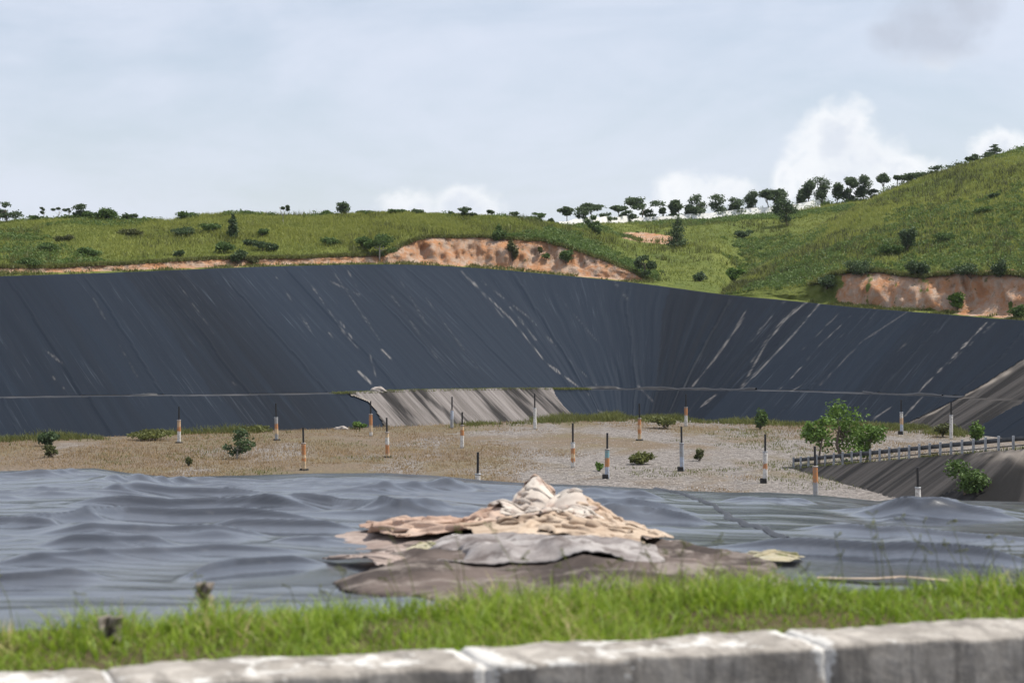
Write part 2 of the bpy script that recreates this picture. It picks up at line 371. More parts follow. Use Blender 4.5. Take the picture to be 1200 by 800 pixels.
def scuff_field(V):
    px, py = proj(V[..., 0], V[..., 1], V[..., 2]); s = np.zeros(px.shape)
    for pts, w, k in SCUFFS:
        x0 = min(p[0] for p in pts)-8; x1 = max(p[0] for p in pts)+8; y0 = min(p[1] for p in pts)-8; y1 = max(p[1] for p in pts)+8
        m = (px > x0) & (px < x1) & (py > y0) & (py < y1)
        if not m.any(): continue
        d, al = pline_dist(px[m], py[m], pts)
        d = d+1.2*vnoise(al*.12, 0*al+pts[0][0], 2); f = np.exp(-(d/(w*.42))**2)*k*.36*np.clip(.85+.4*vnoise(al*.10, 0*al, int(pts[0][0]))+.5*vnoise(al*.9, 0*al+3, int(pts[0][0])), 0, 1)
        s[m] = np.maximum(s[m], f)
    return np.clip(s, 0, 1)
def tone_field(uv):
    u = uv[..., 0]+.7*fbm(uv[..., 0]*.12, uv[..., 1]*.09, 3, 3); pan = np.floor((u+1.3*vnoise(u*.21, 0*u, 6))/3.1).astype(int)
    t = _perm[(pan*7) & 255, 31]; t = t*.8+.2*_perm[(pan*3+1) & 255, 77]
    return np.clip(.0+.75*t+.8*ss(58, 66, uv[..., 0])*(1-ss(84, 96, uv[..., 0])), 0, 1)
EDGE = [(980,530),(1040,503),(1060,497),(1095,480),(1125,466),(1160,445),(1200,420),(1300,350),(1400,280)]  # where the liner ends on the right
def edge_x(py): return I(-np.asarray(py, float), [(-530,980),(-503,1040),(-497,1060),(-480,1095),(-466,1125),(-445,1160),(-420,1200),(-350,1300),(-280,1400)])
def sheet_obj(name, rows, mat, parent, keep=None, lift=0, disp=True, scuffs=True, extra=None):
    V, uv = slope_sheet(rows, lift, disp); nr, nc = V.shape[:2]
    px, py = proj(V[..., 0], V[..., 1], V[..., 2]); Fc = grid_faces(nr, nc)
    sc = scuff_field(V) if scuffs else np.zeros((nr, nc))
    if extra is not None: sc = np.maximum(sc, extra(px, py))
    if keep is not None:
        cx = px.ravel()[Fc].mean(1); cy = py.ravel()[Fc].mean(1); Fc = Fc[keep(cx, cy)]
    V2, F2, uv2, sc2, tn = compact(V.reshape(-1, 3), Fc, uv.reshape(-1, 2), sc.ravel(), tone_field(uv).ravel())
    return mesh(name, V2, F2, mat, parent, uv2, {'scuff': sc2, 'tone': tn})
sl = empty('slope_liner', (0, 150, ZT), 'huge black plastic liner covering the far pit slopes below the grassy hills', 'pit liner')
def child(o, p):                        # keep world coordinates under a moved parent
    o.parent = p; o.location = -np.array(p.location)
    return o
noedge = lambda cx, cy: cx < edge_x(cy)+1.5*vnoise(cy*.3, cx*.1, 9)
rows_up = [(2, t) for t in np.linspace(0, 1, 72)]+[(3, .3), (3, .6), (3, .9)]
child(sheet_obj('upper_sheet', rows_up, M['slope_liner'], None, noedge), sl)
child(sheet_obj('lower_sheet', [(0, t) for t in np.linspace(-.12, 1, 26)], M['slope_liner'], None, noedge), sl)
child(sheet_obj('bench_strip', [(1, t) for t in np.linspace(0, 1, 6)], M['slope_liner'], None, noedge, lift=.02, disp=False, extra=lambda px, py: .05+.10*np.clip(vnoise(px*.05, py, 4), 0, 1)), sl)
# loose black flap lying along the bench above the corner
def bench_flap(x0, x1, w, h, name):
    idx = np.where((RPX > -300) & (600+F*(TX+NX*OB)/(TY+NY*OB) > x0) & (600+F*(TX+NX*OB)/(TY+NY*OB) < x1))[0]
    rows = []
    for j, (o, z) in enumerate([(w*1.0, .02), (w*.8, h), (w*.45, h*1.15), (w*.1, h*.5), (0, .03)]):
        wob = .9+1.6*fbm(TS[idx]*.45, 0*idx+2, 4, 8); oo = OB[idx]+BENCH_W*.4+o-.5*fbm(TS[idx]*.35, 0*idx, 3, 6)
        rows.append(np.stack([TX[idx]+NX[idx]*oo, TY[idx]+NY[idx]*oo, ZB[idx]+.05+z*np.clip(wob, .15, 2)], 1))
    V = np.array(rows); nr, nc = V.shape[:2]
    child(mesh(name, V.reshape(-1, 3), grid_faces(nr, nc), M['pipe']), sl)
bench_flap(660, 880, .45, .13, 'loose_flap'); bench_flap(452, 552, .4, .11, 'loose_flap'); bench_flap(1005, 1100, .4, .10, 'loose_flap'); bench_flap(155, 190, .4, .12, 'loose_flap')

# exposed geotextile below the bench, centre
def patch_keep(cx, cy):
    xl = I(cy, [(455,405),(463,412),(470,432),(480,440),(500,452)]); xr = I(cy, [(455,648),(463,651),(475,660),(485,670),(495,685),(505,700)])
    return (cx > xl) & (cx < xr)
o = sheet_obj('geotextile_sheet', [(0, t) for t in np.linspace(-.1, 1.02, 40)], M['geo_pale'], None, patch_keep, lift=.10, scuffs=False,
              extra=lambda px, py: .9*np.exp(-(pline_dist(px, py, [(408,463),(432,472),(448,500)])[0]/2.2)**2)*(py > 462))
tag(o, 'pale weathered geotextile sheet with dark streaks exposed below the far liner', 'geotextile sheet')
# brown geotextile on the right slope, where the liner ends
def brown_extra(px, py):
    d, al = pline_dist(px, py, [(1035,505),(1095,481),(1112,470),(1160,446),(1210,418)])
    return .5*np.exp(-((d-2)/(1.1+1.3*ss(1100, 1200, px)))**2)*np.clip(.75+.6*vnoise(al*.1, 0*al), 0, 1)
o = sheet_obj('geotextile_sheet', [(0, t) for t in np.linspace(-.1, 1, 30)]+[(1, .5), (1, .97)]+[(2, t) for t in np.linspace(0.01, 1, 40)], M['geo_brown'], None,
              lambda cx, cy: cx > edge_x(cy)-14, lift=-.06, scuffs=False, extra=brown_extra)
tag(o, 'dark brown streaked geotextile on the slope beside the right end of the liner', 'geotextile sheet')
o = sheet_obj('liner_strip', [(0, t) for t in np.linspace(-.1, .97, 30)], M['slope_liner'], None, lambda cx, cy: (cx > 1128+(512-cy)*1.72+3*vnoise(cy*.4, 0*cy, 2)), lift=.08, scuffs=False)
tag(o, 'blue-black wrinkled liner strip on the brown slope behind the guardrail', 'liner strip')

# ------------------------------------------------------------------ hills behind the rim
HA = dict(ridge=[(-600,262),(0,258),(60,256),(100,253),(160,257),(200,258),(235,251),(265,249),(330,253),(400,255),(450,254),(520,255),(590,257),(650,262),(700,263),(760,262),(830,258),(870,252),(930,246),(960,242),(1010,238),(1060,232),(1200,228),(1700,225)],
          rd=[(-600,200),(560,195),(640,215),(750,258),(1000,268),(1700,270)],
          top=[(-600,320),(0,313),(60,313),(100,311),(150,309),(200,306),(250,303.5),(300,303),(350,302),(400,300),(440,299),(458,296),(470,288),(485,281),(500,278),(560,277),(580,279),(600,280),(640,283),(680,294),(710,305),(740,317),(757,327),(800,336),(850,343),(1700,395)],
          base=[(-600,330),(0,318.5),(60,318),(100,317.5),(200,314),(300,310.5),(400,307.5),(450,307),(500,308),(560,311),(600,314),(650,319),(700,324),(745,328),(760,329),(800,337),(850,344),(1700,396)])
HB = dict(ridge=[(840,347),(850,345),(880,323),(920,293),(960,269),(1000,247),(1040,227),(1080,212),(1120,201),(1160,191),(1200,181),(1300,160),(1700,140)],
          rd=[(840,165),(860,178),(900,205),(960,226),(1050,236),(1200,238),(1700,230)],
          top=[(840,346.5),(880,341),(940,338),(960,330),(975,322),(1000,318),(1040,318),(1060,321),(1080,325),(1100,323),(1120,319),(1160,320),(1200,322),(1300,330),(1700,370)],
          base=[(840,347),(900,348),(940,352),(960,354),(1000,357),(1050,361),(1100,364),(1150,368),(1200,371),(1300,378),(1700,396)])
def knots(h, px):
    rd = np.interp(px, RPX, RY); rz = np.interp(px, RPX, ZR)
    k0 = (rd+.6, rz-.12)
    d1 = rd+2.6; z1 = EYE+(HY-I(px, h['base']))/F*d1
    nt = (3.5*fbm(px*.05, 0*px, 3, 17)+1.5*vnoise(px*.35, 0*px, 2)) if h is HB else (1.2*fbm(px*.09, 0*px, 3, 18))
    top = np.minimum(I(px, h['top'])+nt*np.clip((I(px, h['base'])-I(px, h['top']))/12, 0, 1), I(px, h['base']))
    hh = np.maximum((I(px, h['base'])-top)/F*d1, 0)
    d2 = d1+.35+hh*.75; z2 = EYE+(HY-top)/F*d2
    d4 = np.maximum(I(px, h['rd']), d2+4); z4 = EYE+(HY-I(px, h['ridge']))/F*d4
    if h is HA:
        w = ss(835, 880, px)*4
        k0 = (k0[0], k0[1]-w); z1 = z1-w; z2 = z2-w
    else:
        w = (1-ss(840, 850, px))*1.0
        k0 = (k0[0], k0[1]-w); z1 = z1-w; z2 = z2-w; z4 = z4-w
    return [k0, (d1, z1), (d2, z2), (d4, z4), (d4+35, z4-5), (d4+110, z4-14)]
def hill_z(h, px, d):
    px = np.asarray(px, float); d = np.asarray(d, float); K = knots(h, px)
    z = K[0][1]+0*d
    for i in range(5):
        (a, za), (b, zb) = K[i], K[i+1]; t = np.clip((d-a)/(b-a), 0, 1)
        if i == 2: t = 1-(1-t)**(1.55 if h is HB else 1.35)
        if i == 3: t = t*t
        z = np.where(d >= a, za+(zb-za)*t, z)
    x = X(px, d); tt = np.clip((d-K[2][0])/(K[3][0]-K[2][0]), 0, 1)
    amp = ss(0, .12, tt)*np.where(d > K[2][0], 1, 0)*(1-.6*ss(.85, 1, tt))
    z = z+amp*(1.1*fbm(x*.045, d*.045, 4, 21 if h is HA else 33)+.25*fbm(x*.35, d*.35, 3, 5))
    return z
def make_hill(h, px0, px1):
    pxs = np.arange(px0, px1, 2.5); K = knots(h, pxs); rows = []
    segs = [(0, 1, 5), (1, 2, 14), (2, 3, 90), (3, 4, 10), (4, 5, 6)]
    ds = []; soil = []; tag_ = []
    for a, b, n in segs:
        for t in np.linspace(0, 1, n, endpoint=(a == 4)):
            ds.append(K[a][0]+(K[b][0]-K[a][0])*t); tag_.append(a+t)
    D = np.array(ds); PX = np.broadcast_to(pxs, D.shape); Z = hill_z(h, PX, D); T = np.array(tag_)[:, None]+0*D
    hh = (I(PX, h['base'])-I(PX, h['top']))
    onface = (T > 1-1e-6) & (T < 2.02)
    # gullies in the cut face
    gul = np.where(onface, (T-1)*(2-T)*4, 0)*np.clip(hh/25, .15, 1)*1.5*(fbm(X(PX, D)*.55, T*.5, 4, 12)+.6*ridged(X(PX, D)*1.1, T*.6, 3, 3)+.35*fbm(X(PX, D)*2.2, T*5, 3, 13))
    D2 = D-gul*.8
    soil = np.where(onface, np.clip(hh/4, 0, 1), 0)
    ledge = (T < 1); soil = np.where(ledge, .25*np.clip(hh/4, 0, 1)+.3*(T > .5)*np.clip(hh/12, 0, 1), soil)
    if h is HA:
        px_, py_ = proj(X(PX, D), D, Z)
        e = ((px_-762)/36)**2+((py_-279-.12*(px_-762)*.8)/6)**2; soil = np.maximum(soil, np.where((e < 1.3) & (T > 2.1), 1.0-e*.5, 0))
        soil = soil*(1-ss(840, 870, PX))
    else:
        soil = soil*(1-.38*np.exp(-((PX-1083)/12)**2))*ss(950, 1015, PX); soil = soil*np.clip(1+1.1*fbm(PX*.09, T*2.5, 3, 66), 0, 1.2)
    V = np.stack([X(PX, D2), D2, Z], -1)
    o = mesh('hill', V.reshape(-1, 3), grid_faces(*D.shape), M['hill'], attrs={'soil': soil.ravel()})
    tag(o, kind='structure'); return o
make_hill(HA, -420, 1560); make_hill(HB, 842, 1600)
def hill_at(h, px, py):                 # first point of the hill seen in that direction
    a = float(np.interp(px, RPX, RY))+.8; b = float(knots(h, np.array([float(px)]))[3][0][0])+1
    d = np.linspace(a, b, 500); z = hill_z(h, np.full(500, float(px)), d); y = HY-F*(z-EYE)/d
    i = np.argmax(y <= py) if (y <= py).any() else int(np.argmin(y))
    return np.array([X(px, d[i]), d[i], z[i]])

# ------------------------------------------------------------------ ground sheet with the pit floor
kA, kB = np.array([X(0, 5.53), 5.53]), np.array([X(1200, 6.53), 6.53]); KU = (kB-kA)/np.linalg.norm(kB-kA); KN = np.array([-KU[1], KU[0]])
def kw(x, y): return (x-kA[0])*KN[0]+(y-kA[1])*KN[1]
CREST = [(-400,548),(0,549),(60,547),(110,545.5),(150,551),(200,556),(300,554),(350,552),(450,551),(520,555),(570,560),(620,563),(700,566),(800,572),(860,574),(900,574),(960,577),(1000,581),(1030,584),(1060,580),(1100,583),(1200,585),(1500,590)]
DC = 26.0
FOLDS = [([(80,580),(160,580),(260,582),(360,584)],.08),([(40,596),(150,598),(250,600),(420,603)],.085),([(-60,612),(60,620),(150,609),(280,612),(420,613)],.10),
 ([(20,630),(120,629),(220,631),(340,633)],.08),([(-80,668),(0,664),(120,655),(250,650),(400,648)],.06),([(-120,618),(0,620),(90,622)],.08),([(360,578),(440,577),(520,576),(600,578)],.05),
 ([(300,640),(360,638),(430,636)],.05),([(290,600),(390,598),(470,606),(560,604)],.08),([(800,640),(880,646),(960,650),(1080,655),(1260,668)],.12),([(980,604),(1060,606),(1130,609),(1230,613)],.07),
 ([(840,588),(900,590),(970,592)],.04),([(640,584),(720,582),(800,588)],.05),([(640,598),(740,596),(830,606)],.06),([(660,613),(760,610),(860,618)],.07),([(930,596),(1010,606),(1080,608),(1250,606)],.05),([(900,622),(1000,628),(1120,634),(1260,640)],.07),
 ([(-100,560),(0,563),(60,560),(130,556)],.08),([(90,570),(160,569),(230,568),(300,567)],.05),([(200,680),(280,668),(400,662)],.09),([(-80,690),(40,684),(150,678)],.09),([(40,645),(130,643),(220,642)],.07),([(220,623),(330,623),(440,625)],.07)]
_fd = None
def fold_lines():
    global _fd
    if _fd is None:
        _fd = []; ds = np.linspace(7, DC, 800)
        for pts, h in FOLDS:
            L = []
            for px, py in pts:
                yy = HY-F*(liner_z(np.full(800, float(px)), ds, False)-EYE)/ds; L.append((px, ds[int(np.argmin(np.abs(yy-py)))]))
            _fd.append((L, h))
    return _fd
def liner_z(px, d, ripple=True):
    """surface of the foreground liner"""
    px = np.asarray(px, float); d = np.asarray(d, float)
    zc = -(I(px, CREST)-HY)/F*DC-.03; zf = -1.16; t = np.clip((d-7.2)/(DC-7.2), 0, 1)
    z = zf+(zc-zf)*t; z = z-np.clip(d-DC, 0, 99)**1.15*.42-.004*(np.clip(d-DC+1.2, 0, 1.2))
    if ripple:
        x = X(px, d); wx = x+.6*fbm(x*.3, d*.3, 2, 40); wy = d+.9*fbm(x*.22, d*.35, 3, 41)
        left = 1.0-.62*ss(600, 900, px)
        rg = lambda ph: (1-np.abs(np.sin(math.pi*ph)))**1.25
        am = lambda f, g, sd: np.clip(.55+1.1*fbm(x*f, d*g, 2, sd), 0, 1.2)
        r = .10*am(.12, .2, 43)*rg(.40*d+.16*x+2.3*fbm(x*.12, d*.09, 2, 42))**1.5+.075*am(.22, .4, 45)**1.5*rg(.95*d-.35*x+3.0*fbm(x*.15, d*.12, 3, 46))**1.4
        r += .030*am(.3, .6, 49)*rg(2.3*d+3.4*fbm(x*.22, d*.2, 3, 50)+.3*x)+.03*fbm(x*.22, d*.4, 2, 47)
        r += .034*np.maximum(am(.3, .4, 52)-.45, 0)*rg(.8*x+.55*d+1.5*fbm(x*.4, d*.4, 2, 53))
        fade = ss(7.0, 10.0, d)*(1-.86*ss(21.5, DC, d))
        z = z+r*left*fade*(.6+.4*t)*.85
        pw = px+10*fbm(x*.5, d*.4, 2, 77)
        for L, h in fold_lines():
            a, b = L[0][0], L[-1][0]; e = np.clip(np.minimum(pw-a, b-pw)/(.3*(b-a)), 0, 1); e = e*e*(3-2*e)
            q = (d-np.interp(pw, [p[0] for p in L], [p[1] for p in L])-.15*fbm(x*1.1, 0*x, 3, int(a) % 50))/(d/14)
            z = z+h*e*(d/14)*(.62*np.where(q < 0, np.exp(-(q/.26)**2), np.exp(-(q/.45)**2))+.50*np.where(q < 0, np.exp(-(q/.055)**2), np.exp(-(q/.20)**2)))*fade*(.9+.4*fbm(x*.6, 0*x, 2, int(a) % 37))
    return z+EYE
def ground_z(x, y):
    d = np.maximum(y, 1.0); px = 600+F*x/d
    w = kw(x, y)
    z = np.where(w < .2, EYE-1.62, EYE-1.10-.22*ss(.9, 1.6, w))
    zl = liner_z(np.clip(px, -400, 1600), d, False)-.35
    z = np.where(w > 1.2, np.minimum(z, zl), z)
    z = np.where(d > DC, np.maximum(EYE-2.6-(d-DC)*.5, ZT), z)
    z = np.where(d > DC+13, ZT+.09*fbm(x*.06, y*.06, 4, 61), z)
    c = np.array([9.4, 157.0]); nl = np.array([math.cos(math.radians(122.3)), math.sin(math.radians(122.3))]); nr = np.array([math.cos(math.radians(54)), math.sin(math.radians(54))])
    n2 = np.array([math.cos(math.radians(22)), math.sin(math.radians(22))]); c2 = c+np.array([math.sin(math.radians(54)), -math.cos(math.radians(54))])*24.5
    s = np.maximum(np.maximum((x-c[0])*nl[0]+(y-c[1])*nl[1], (x-c[0])*nr[0]+(y-c[1])*nr[1]), (x-c2[0])*n2[0]+(y-c2[1])*n2[1])
    return z-ss(.8, 4, s)*2.5
xs = np.concatenate([-np.geomspace(3000, 72, 14), np.arange(-70, 70, .8), np.geomspace(72, 3000, 14)])
ys = np.concatenate([np.linspace(-60, 4, 8), np.arange(4.5, 30, .5), np.arange(30, 172, .8), np.geomspace(174, 4000, 16)])
XX, YY = np.meshgrid(xs, ys); ZZ = ground_z(XX, YY)
o = mesh('ground', np.stack([XX, YY, ZZ], -1).reshape(-1, 3), grid_faces(*XX.shape), M['floor']); tag(o, kind='structure')
def floor_at(px, py):
    d = (EYE-ZT)*F/(py-HY)
    for _ in range(6): d = (EYE-float(ground_z(np.array(X(px, d)), np.array(d))))*F/(py-HY)
    return np.array([X(px, d), d, float(ground_z(np.array(X(px, d)), np.array(d)))])
def fz(x, y): return float(ground_z(np.array(float(x)), np.array(float(y))))
# road in front of the kerb
V = []
for a in np.linspace(-14, 16, 20):
    for w in np.linspace(-9, -.3, 12):
        p = kA+KU*a+KN*w; V.append((*p, EYE-1.6))
tag(mesh('road', V, grid_faces(20, 12), M['road']), kind='structure')
# verge of earth behind the kerb
aa, ww = np.linspace(-6, 9, 160), np.linspace(-.12, 2.0, 40); A_, W_ = np.meshgrid(aa, ww)
vx = kA[0]+KU[0]*A_+KN[0]*W_; vy = kA[1]+KU[1]*A_+KN[1]*W_
def verge_z(a, w): return EYE-1.085+.025*fbm(a*1.5, w*1.5, 3, 71)+.05*np.exp(-((w-.75)/.5)**2)-.22*ss(.95, 1.7, w)
tag(mesh('verge', np.stack([vx, vy, verge_z(A_, W_)], -1).reshape(-1, 3), grid_faces(*A_.shape), M['earth']), kind='structure')

# ------------------------------------------------------------------ kerb blocks
def kerb(a0, a1, label, paint):
    L = a1-a0-.014; bm = []; nx, ny, nz = 50, 14, 14; W, H = .33, .62
    o = empty('kerb_block', (*(kA+KU*(a0+.007)), EYE-1.62), label, 'kerb block', 'kerb blocks along the roadside', math.atan2(KU[1], KU[0]))
    prof = []
    r = .016
    for t in np.linspace(0, 1, 12): prof.append((-W, H*t if t < 1 else H))
    prof = [(-W-.02, 0)]+[(-W-.02+.02*t, (H-r)*t) for t in np.linspace(.05, 1, 16)]+[(-W+r*(1-math.cos(q)), H-r+r*math.sin(q)) for q in np.linspace(.2, math.pi/2, 6)]
    prof += [(-W+r+(W-2*r)*t, H) for t in np.linspace(.1, .9, 9)]+[(-r*(1-math.sin(q)) if False else -r+r*math.sin(q), H-r+r*math.cos(q)) for q in np.linspace(0, math.pi/2, 5)]+[(0, H*.7), (0, 0)]
    us = np.linspace(0, L, 60); V = []; pa = []
    for u in us:
        e = min(u, L-u); chip = .012*math.exp(-e/.012)
        for (y, z) in prof:
            wv = .006*float(vnoise(np.array((u+a0)*9), np.array((y+z)*9), 3))+.0035*float(vnoise(np.array((u+a0)*40), np.array((y+z)*40), 5))
            V.append((u, y+(chip if y < -W/2 else -chip)*.5+wv*.5, z+wv-(chip if z > H-.1 else 0)))
            pa.append(paint(u, y, z, L))
    m = len(prof); Fc = [(i*m+j, (i+1)*m+j, (i+1)*m+j+1, i*m+j+1) for i in range(len(us)-1) for j in range(m-1)]
    Fc += [tuple(range(m)), tuple((len(us)-1)*m+j for j in range(m))[::-1]]
    b = mesh('concrete', V, Fc, M['kerb'], o, attrs={'paint': np.array(pa)}); 
    mm = MB(); mm.box(L-.002, L+.016, -W+.004, -.01, .02, H-.012); mm.build('mortar_joint', M['mortar'], o)
    return o
top_paint = lambda s, t: (lambda u, y, z, L: (s if z > .585 else t))
def aj(px):                            # where along the kerb's back edge a joint stands
    for a in np.linspace(-3, 6, 3000):
        p = kA+KU*a
        if 600+F*p[0]/p[1] >= px: return a
j0, j1, j2 = aj(118), aj(535), aj(915)
kerb(j0-1.0, j0, 'pale worn kerb block in the bottom left corner', top_paint(.06, .0))
kerb(j0, j1, 'kerb block topped with patchy white paint along most of its length', lambda u, y, z, L: (.02 if z > .57 else -.06)+.25*math.exp(-((L-u)/.05)**2))
kerb(j1, j2, 'grey stained kerb block with white paint at both ends', lambda u, y, z, L: (.02 if z > .57 else -.12)+.22*math.exp(-(u/.06)**2)+.24*math.exp(-((L-u)/.06)**2))
kerb(j2, j2+1.0, 'bare grey kerb block with a dark stain near the bottom right corner', lambda u, y, z, L: (-.05 if z > .57 else -.2)+.3*math.exp(-(u/.04)**2))

# ------------------------------------------------------------------ foreground grass
def grass_depth(px): return I(px, [(-400,.62),(0,.74),(60,.80),(150,.95),(250,1.02),(400,1.02),(600,1.05),(800,1.12),(900,1.12),(1000,1.0),(1100,.92),(1200,.78),(1600,.6)])
n = 34000; a = G.uniform(-1.6, 5.0, n); w = G.uniform(.0, 1.3, n)
x = kA[0]+KU[0]*a+KN[0]*w; y = kA[1]+KU[1]*a+KN[1]*w; px = 600+F*x/y
dn = fbm(a*2.2, w*2.2, 3, 81); keep = (w < grass_depth(px)+.10*dn) & (px > -250) & (px < 1450) & (G.random(n) < .72+.6*dn)
B = np.stack([x, y, verge_z(a, w)-.01], 1)[keep]; hgt = np.clip((.066-.014*(1-ss(60, 380, px[keep])))+.05*(dn[keep]+.2)+.028*vnoise(a[keep]*5, w[keep]*5, 4), .04, .3)*(1+.25*ss(.4, 1, w[keep]))
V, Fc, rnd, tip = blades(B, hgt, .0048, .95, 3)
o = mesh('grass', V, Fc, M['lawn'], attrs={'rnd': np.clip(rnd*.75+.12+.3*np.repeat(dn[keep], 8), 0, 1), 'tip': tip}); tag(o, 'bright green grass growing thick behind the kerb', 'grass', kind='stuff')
# thin seeding stems standing above it
n = 75; a = G.uniform(-.6, 4.2, n); px_ = []; mb = MB()
w = G.uniform(.5, 1.05, n)
for i in range(n):
    p = kA+KU*a[i]+KN*w[i]; zb = float(verge_z(np.array(a[i]), np.array(w[i]))); h = R.uniform(.13, .30); q = R.uniform(-.5, .5)*h; q2 = R.uniform(-.2, .2)*h
    pts = [(p[0], p[1], zb), (p[0]+q*.3, p[1]+q2*.3, zb+h*.55), (p[0]+q, p[1]+q2, zb+h)]
    mb.tube(pts, [.0016, .0013, .0009], 4, False)
    for j in range(R.randint(2, 4)):
        e = np.array(pts[2])+np.array([R.uniform(-.03, .03), R.uniform(-.02, .02), R.uniform(-.01, .03)]); mb.tube([pts[2], e], [.0014, .0028], 4)
o = mesh('seed_grass', mb.v, mb.f, M['weed'], attrs={'rnd': G.random(len(mb.v))}); tag(o, 'thin seeding grass stems rising above the green verge', 'grass', kind='stuff')

# ------------------------------------------------------------------ foreground liner
pxs = np.arange(-340, 1560, 4.0); dd = np.concatenate([np.geomspace(6.3, DC, 460), np.linspace(DC+.08, DC+9, 26)])
PX, DD = np.meshgrid(pxs, dd); Xg = X(PX, DD); Z = liner_z(PX, DD)
w = kw(Xg, DD); front = grass_depth(PX)-.12+.12*fbm(Xg*1.5, DD*0, 2, 91)
Z = Z-.5*(1-ss(-.08, .10, w-front))
o = mesh('foreground_liner', np.stack([Xg, DD, Z], -1).reshape(-1, 3), grid_faces(*PX.shape), M['fg_liner'], uv=np.stack([Xg, DD], -1).reshape(-1, 2))
tag(o, 'black rippled plastic liner spread in the foreground behind the grass', 'pit liner')
def on_liner(px, py):
    d = 12.0
    ds = np.linspace(7.5, DC, 900); z = liner_z(np.full(900, float(px)), ds); yy = HY-F*(z-EYE)/ds
    i = int(np.argmin(np.abs(yy-py))); return X(px, ds[i]), ds[i], z[i]
def flap(pts, width, label=None, thick=.05):
    ds_ = np.linspace(7.5, DC, 900); P_ = []
    for a_, b_ in pts:
        q_ = ds_[int(np.argmin(np.abs(HY-F*(liner_z(np.full(900, float(a_)), ds_, False)-EYE)/ds_-b_)))]; P_.append((X(a_, q_), q_, 0))
    P_ = np.array(P_); L = np.concatenate([[0], np.cumsum(np.linalg.norm(np.diff(P_, axis=0), axis=1))])
    t = np.linspace(0, L[-1], 90); c = np.stack([np.interp(t, L, P_[:, i]) for i in range(3)], 1)
    c[:, 0] += .03*fbm(t*2, 0*t, 3, 5); px = 600+F*c[:, 0]/c[:, 1]; c[:, 2] = liner_z(px, c[:, 1])
    tg = np.gradient(c, axis=0); tg /= np.linalg.norm(tg, axis=1)[:, None]; sd = np.stack([tg[:, 1], -tg[:, 0], 0*t], 1)
    wv = width*(1+.5*fbm(t*1.7, 0*t+3, 3, 9)); rows = []
    for q, z in ((-1, -.01), (-.6, .7), (0, 1.0), (.5, .5), (1, -.01)):
        r = c+sd*(q*wv)[:, None]; r[:, 2] = c[:, 2]+.004+thick*z*np.clip(1+.5*fbm(t*2.5, 0*t, 2, 3), .2, 2); rows.append(r)
    V = np.array(rows); ob = mesh('seam_flap', V.reshape(-1, 3), grid_faces(*V.shape[:2]), M['pipe'], o); return ob
flap([(768,570),(800,580),(835,592),(860,611),(892,622),(922,634)], .030, thick=.022)

# ------------------------------------------------------------------ heap of crumpled fabric, relaxed as cloth on a mound
HC = np.array(on_liner(620, 640)); 
_gx, _gy = np.arange(-3, 4, .04), np.arange(6.6, 18, .05); _GZ = liner_z(600+F*_gx[None, :]/_gy[:, None], _gy[:, None]+0*_gx[None, :])
def lz(x, y):
    a = np.clip((x+3)/.04, 0, len(_gx)-1.01); b = np.clip((y-6.6)/.05, 0, len(_gy)-1.01); i = a.astype(int); j = b.astype(int); a = a-i; b = b-j
    return (_GZ[j, i]*(1-a)+_GZ[j, i+1]*a)*(1-b)+(_GZ[j+1, i]*(1-a)+_GZ[j+1, i+1]*a)*b
def mound(x, y, lumps):
    z = lz(x, y)
    for cx, cy, sx, sy, h in lumps: z = np.maximum(z, lz(x, y)+h*np.exp(-(((x-cx)/sx)**2+((y-cy)/sy)**2)**.72))
    return z
def cloth(cx, cy, wx, wy, rot, squeeze, lumps, seed, nx=64, ny=44, steps=80, iters=10, drop=.10, lift=.012, stiff=.14, amp=.11):
    g = np.random.default_rng(seed); sp = wx/(nx-1); ny = max(8, int(wy/sp)+1)
    u, v = np.meshgrid((np.arange(nx)-(nx-1)/2)*sp, (np.arange(ny)-(ny-1)/2)*sp)
    c, s = math.cos(rot), math.sin(rot)
    su = u*squeeze[0]+.05*fbm(u*4, v*4, 2, seed); sv = v*squeeze[1]+.05*fbm(u*4, v*4, 2, seed+3)
    x = cx+c*su-s*sv; y = cy+s*su+c*sv
    P_ = np.stack([x, y, mound(x, y, lumps)+drop+amp*fbm(u*4.2, v*3.0, 3, seed+1)], -1); Q = P_.copy()
    sl_ = slice(None)
    sets = []
    def add(a, b, L, k): sets.append((a, b, L, k))
    for st in (0, 1):
        ex = nx-((nx-st) % 2); ey = ny-((ny-st) % 2)
        add((sl_, slice(st, ex, 2)), (sl_, slice(st+1, ex+1, 2)), sp, 1.); add((slice(st, ey, 2), sl_), (slice(st+1, ey+1, 2), sl_), sp, 1.)
        add((slice(st, ey, 2), slice(0, nx-1)), (slice(st+1, ey+1, 2), slice(1, nx)), sp*1.414, .5); add((slice(st, ey, 2), slice(1, nx)), (slice(st+1, ey+1, 2), slice(0, nx-1)), sp*1.414, .5)
    for off in range(0, 4, 2):
        for k0 in range(2):
            ia = np.arange(off+k0, nx-2, 4); ja = np.arange(off+k0, ny-2, 4)
            add((sl_, ia), (sl_, ia+2), sp*2, stiff); add((ja, sl_), (ja+2, sl_), sp*2, stiff)
    for st in range(steps):
        vel = (P_-Q)*.93; Q = P_.copy(); P_ = P_+vel; P_[..., 2] -= .0028
        for it in range(iters):
            for a, b, L, k in sets:
                d = P_[b]-P_[a]; l = np.linalg.norm(d, axis=-1, keepdims=True)+1e-9
                m = d*(.5*k*(l-L)/l); P_[a] += m; P_[b] -= m
        z = mound(P_[..., 0], P_[..., 1], lumps)+lift; low = P_[..., 2] < z
        P_[..., 2] = np.where(low, z, P_[..., 2]); Q[low] = Q[low]*.35+P_[low]*.65
    return P_
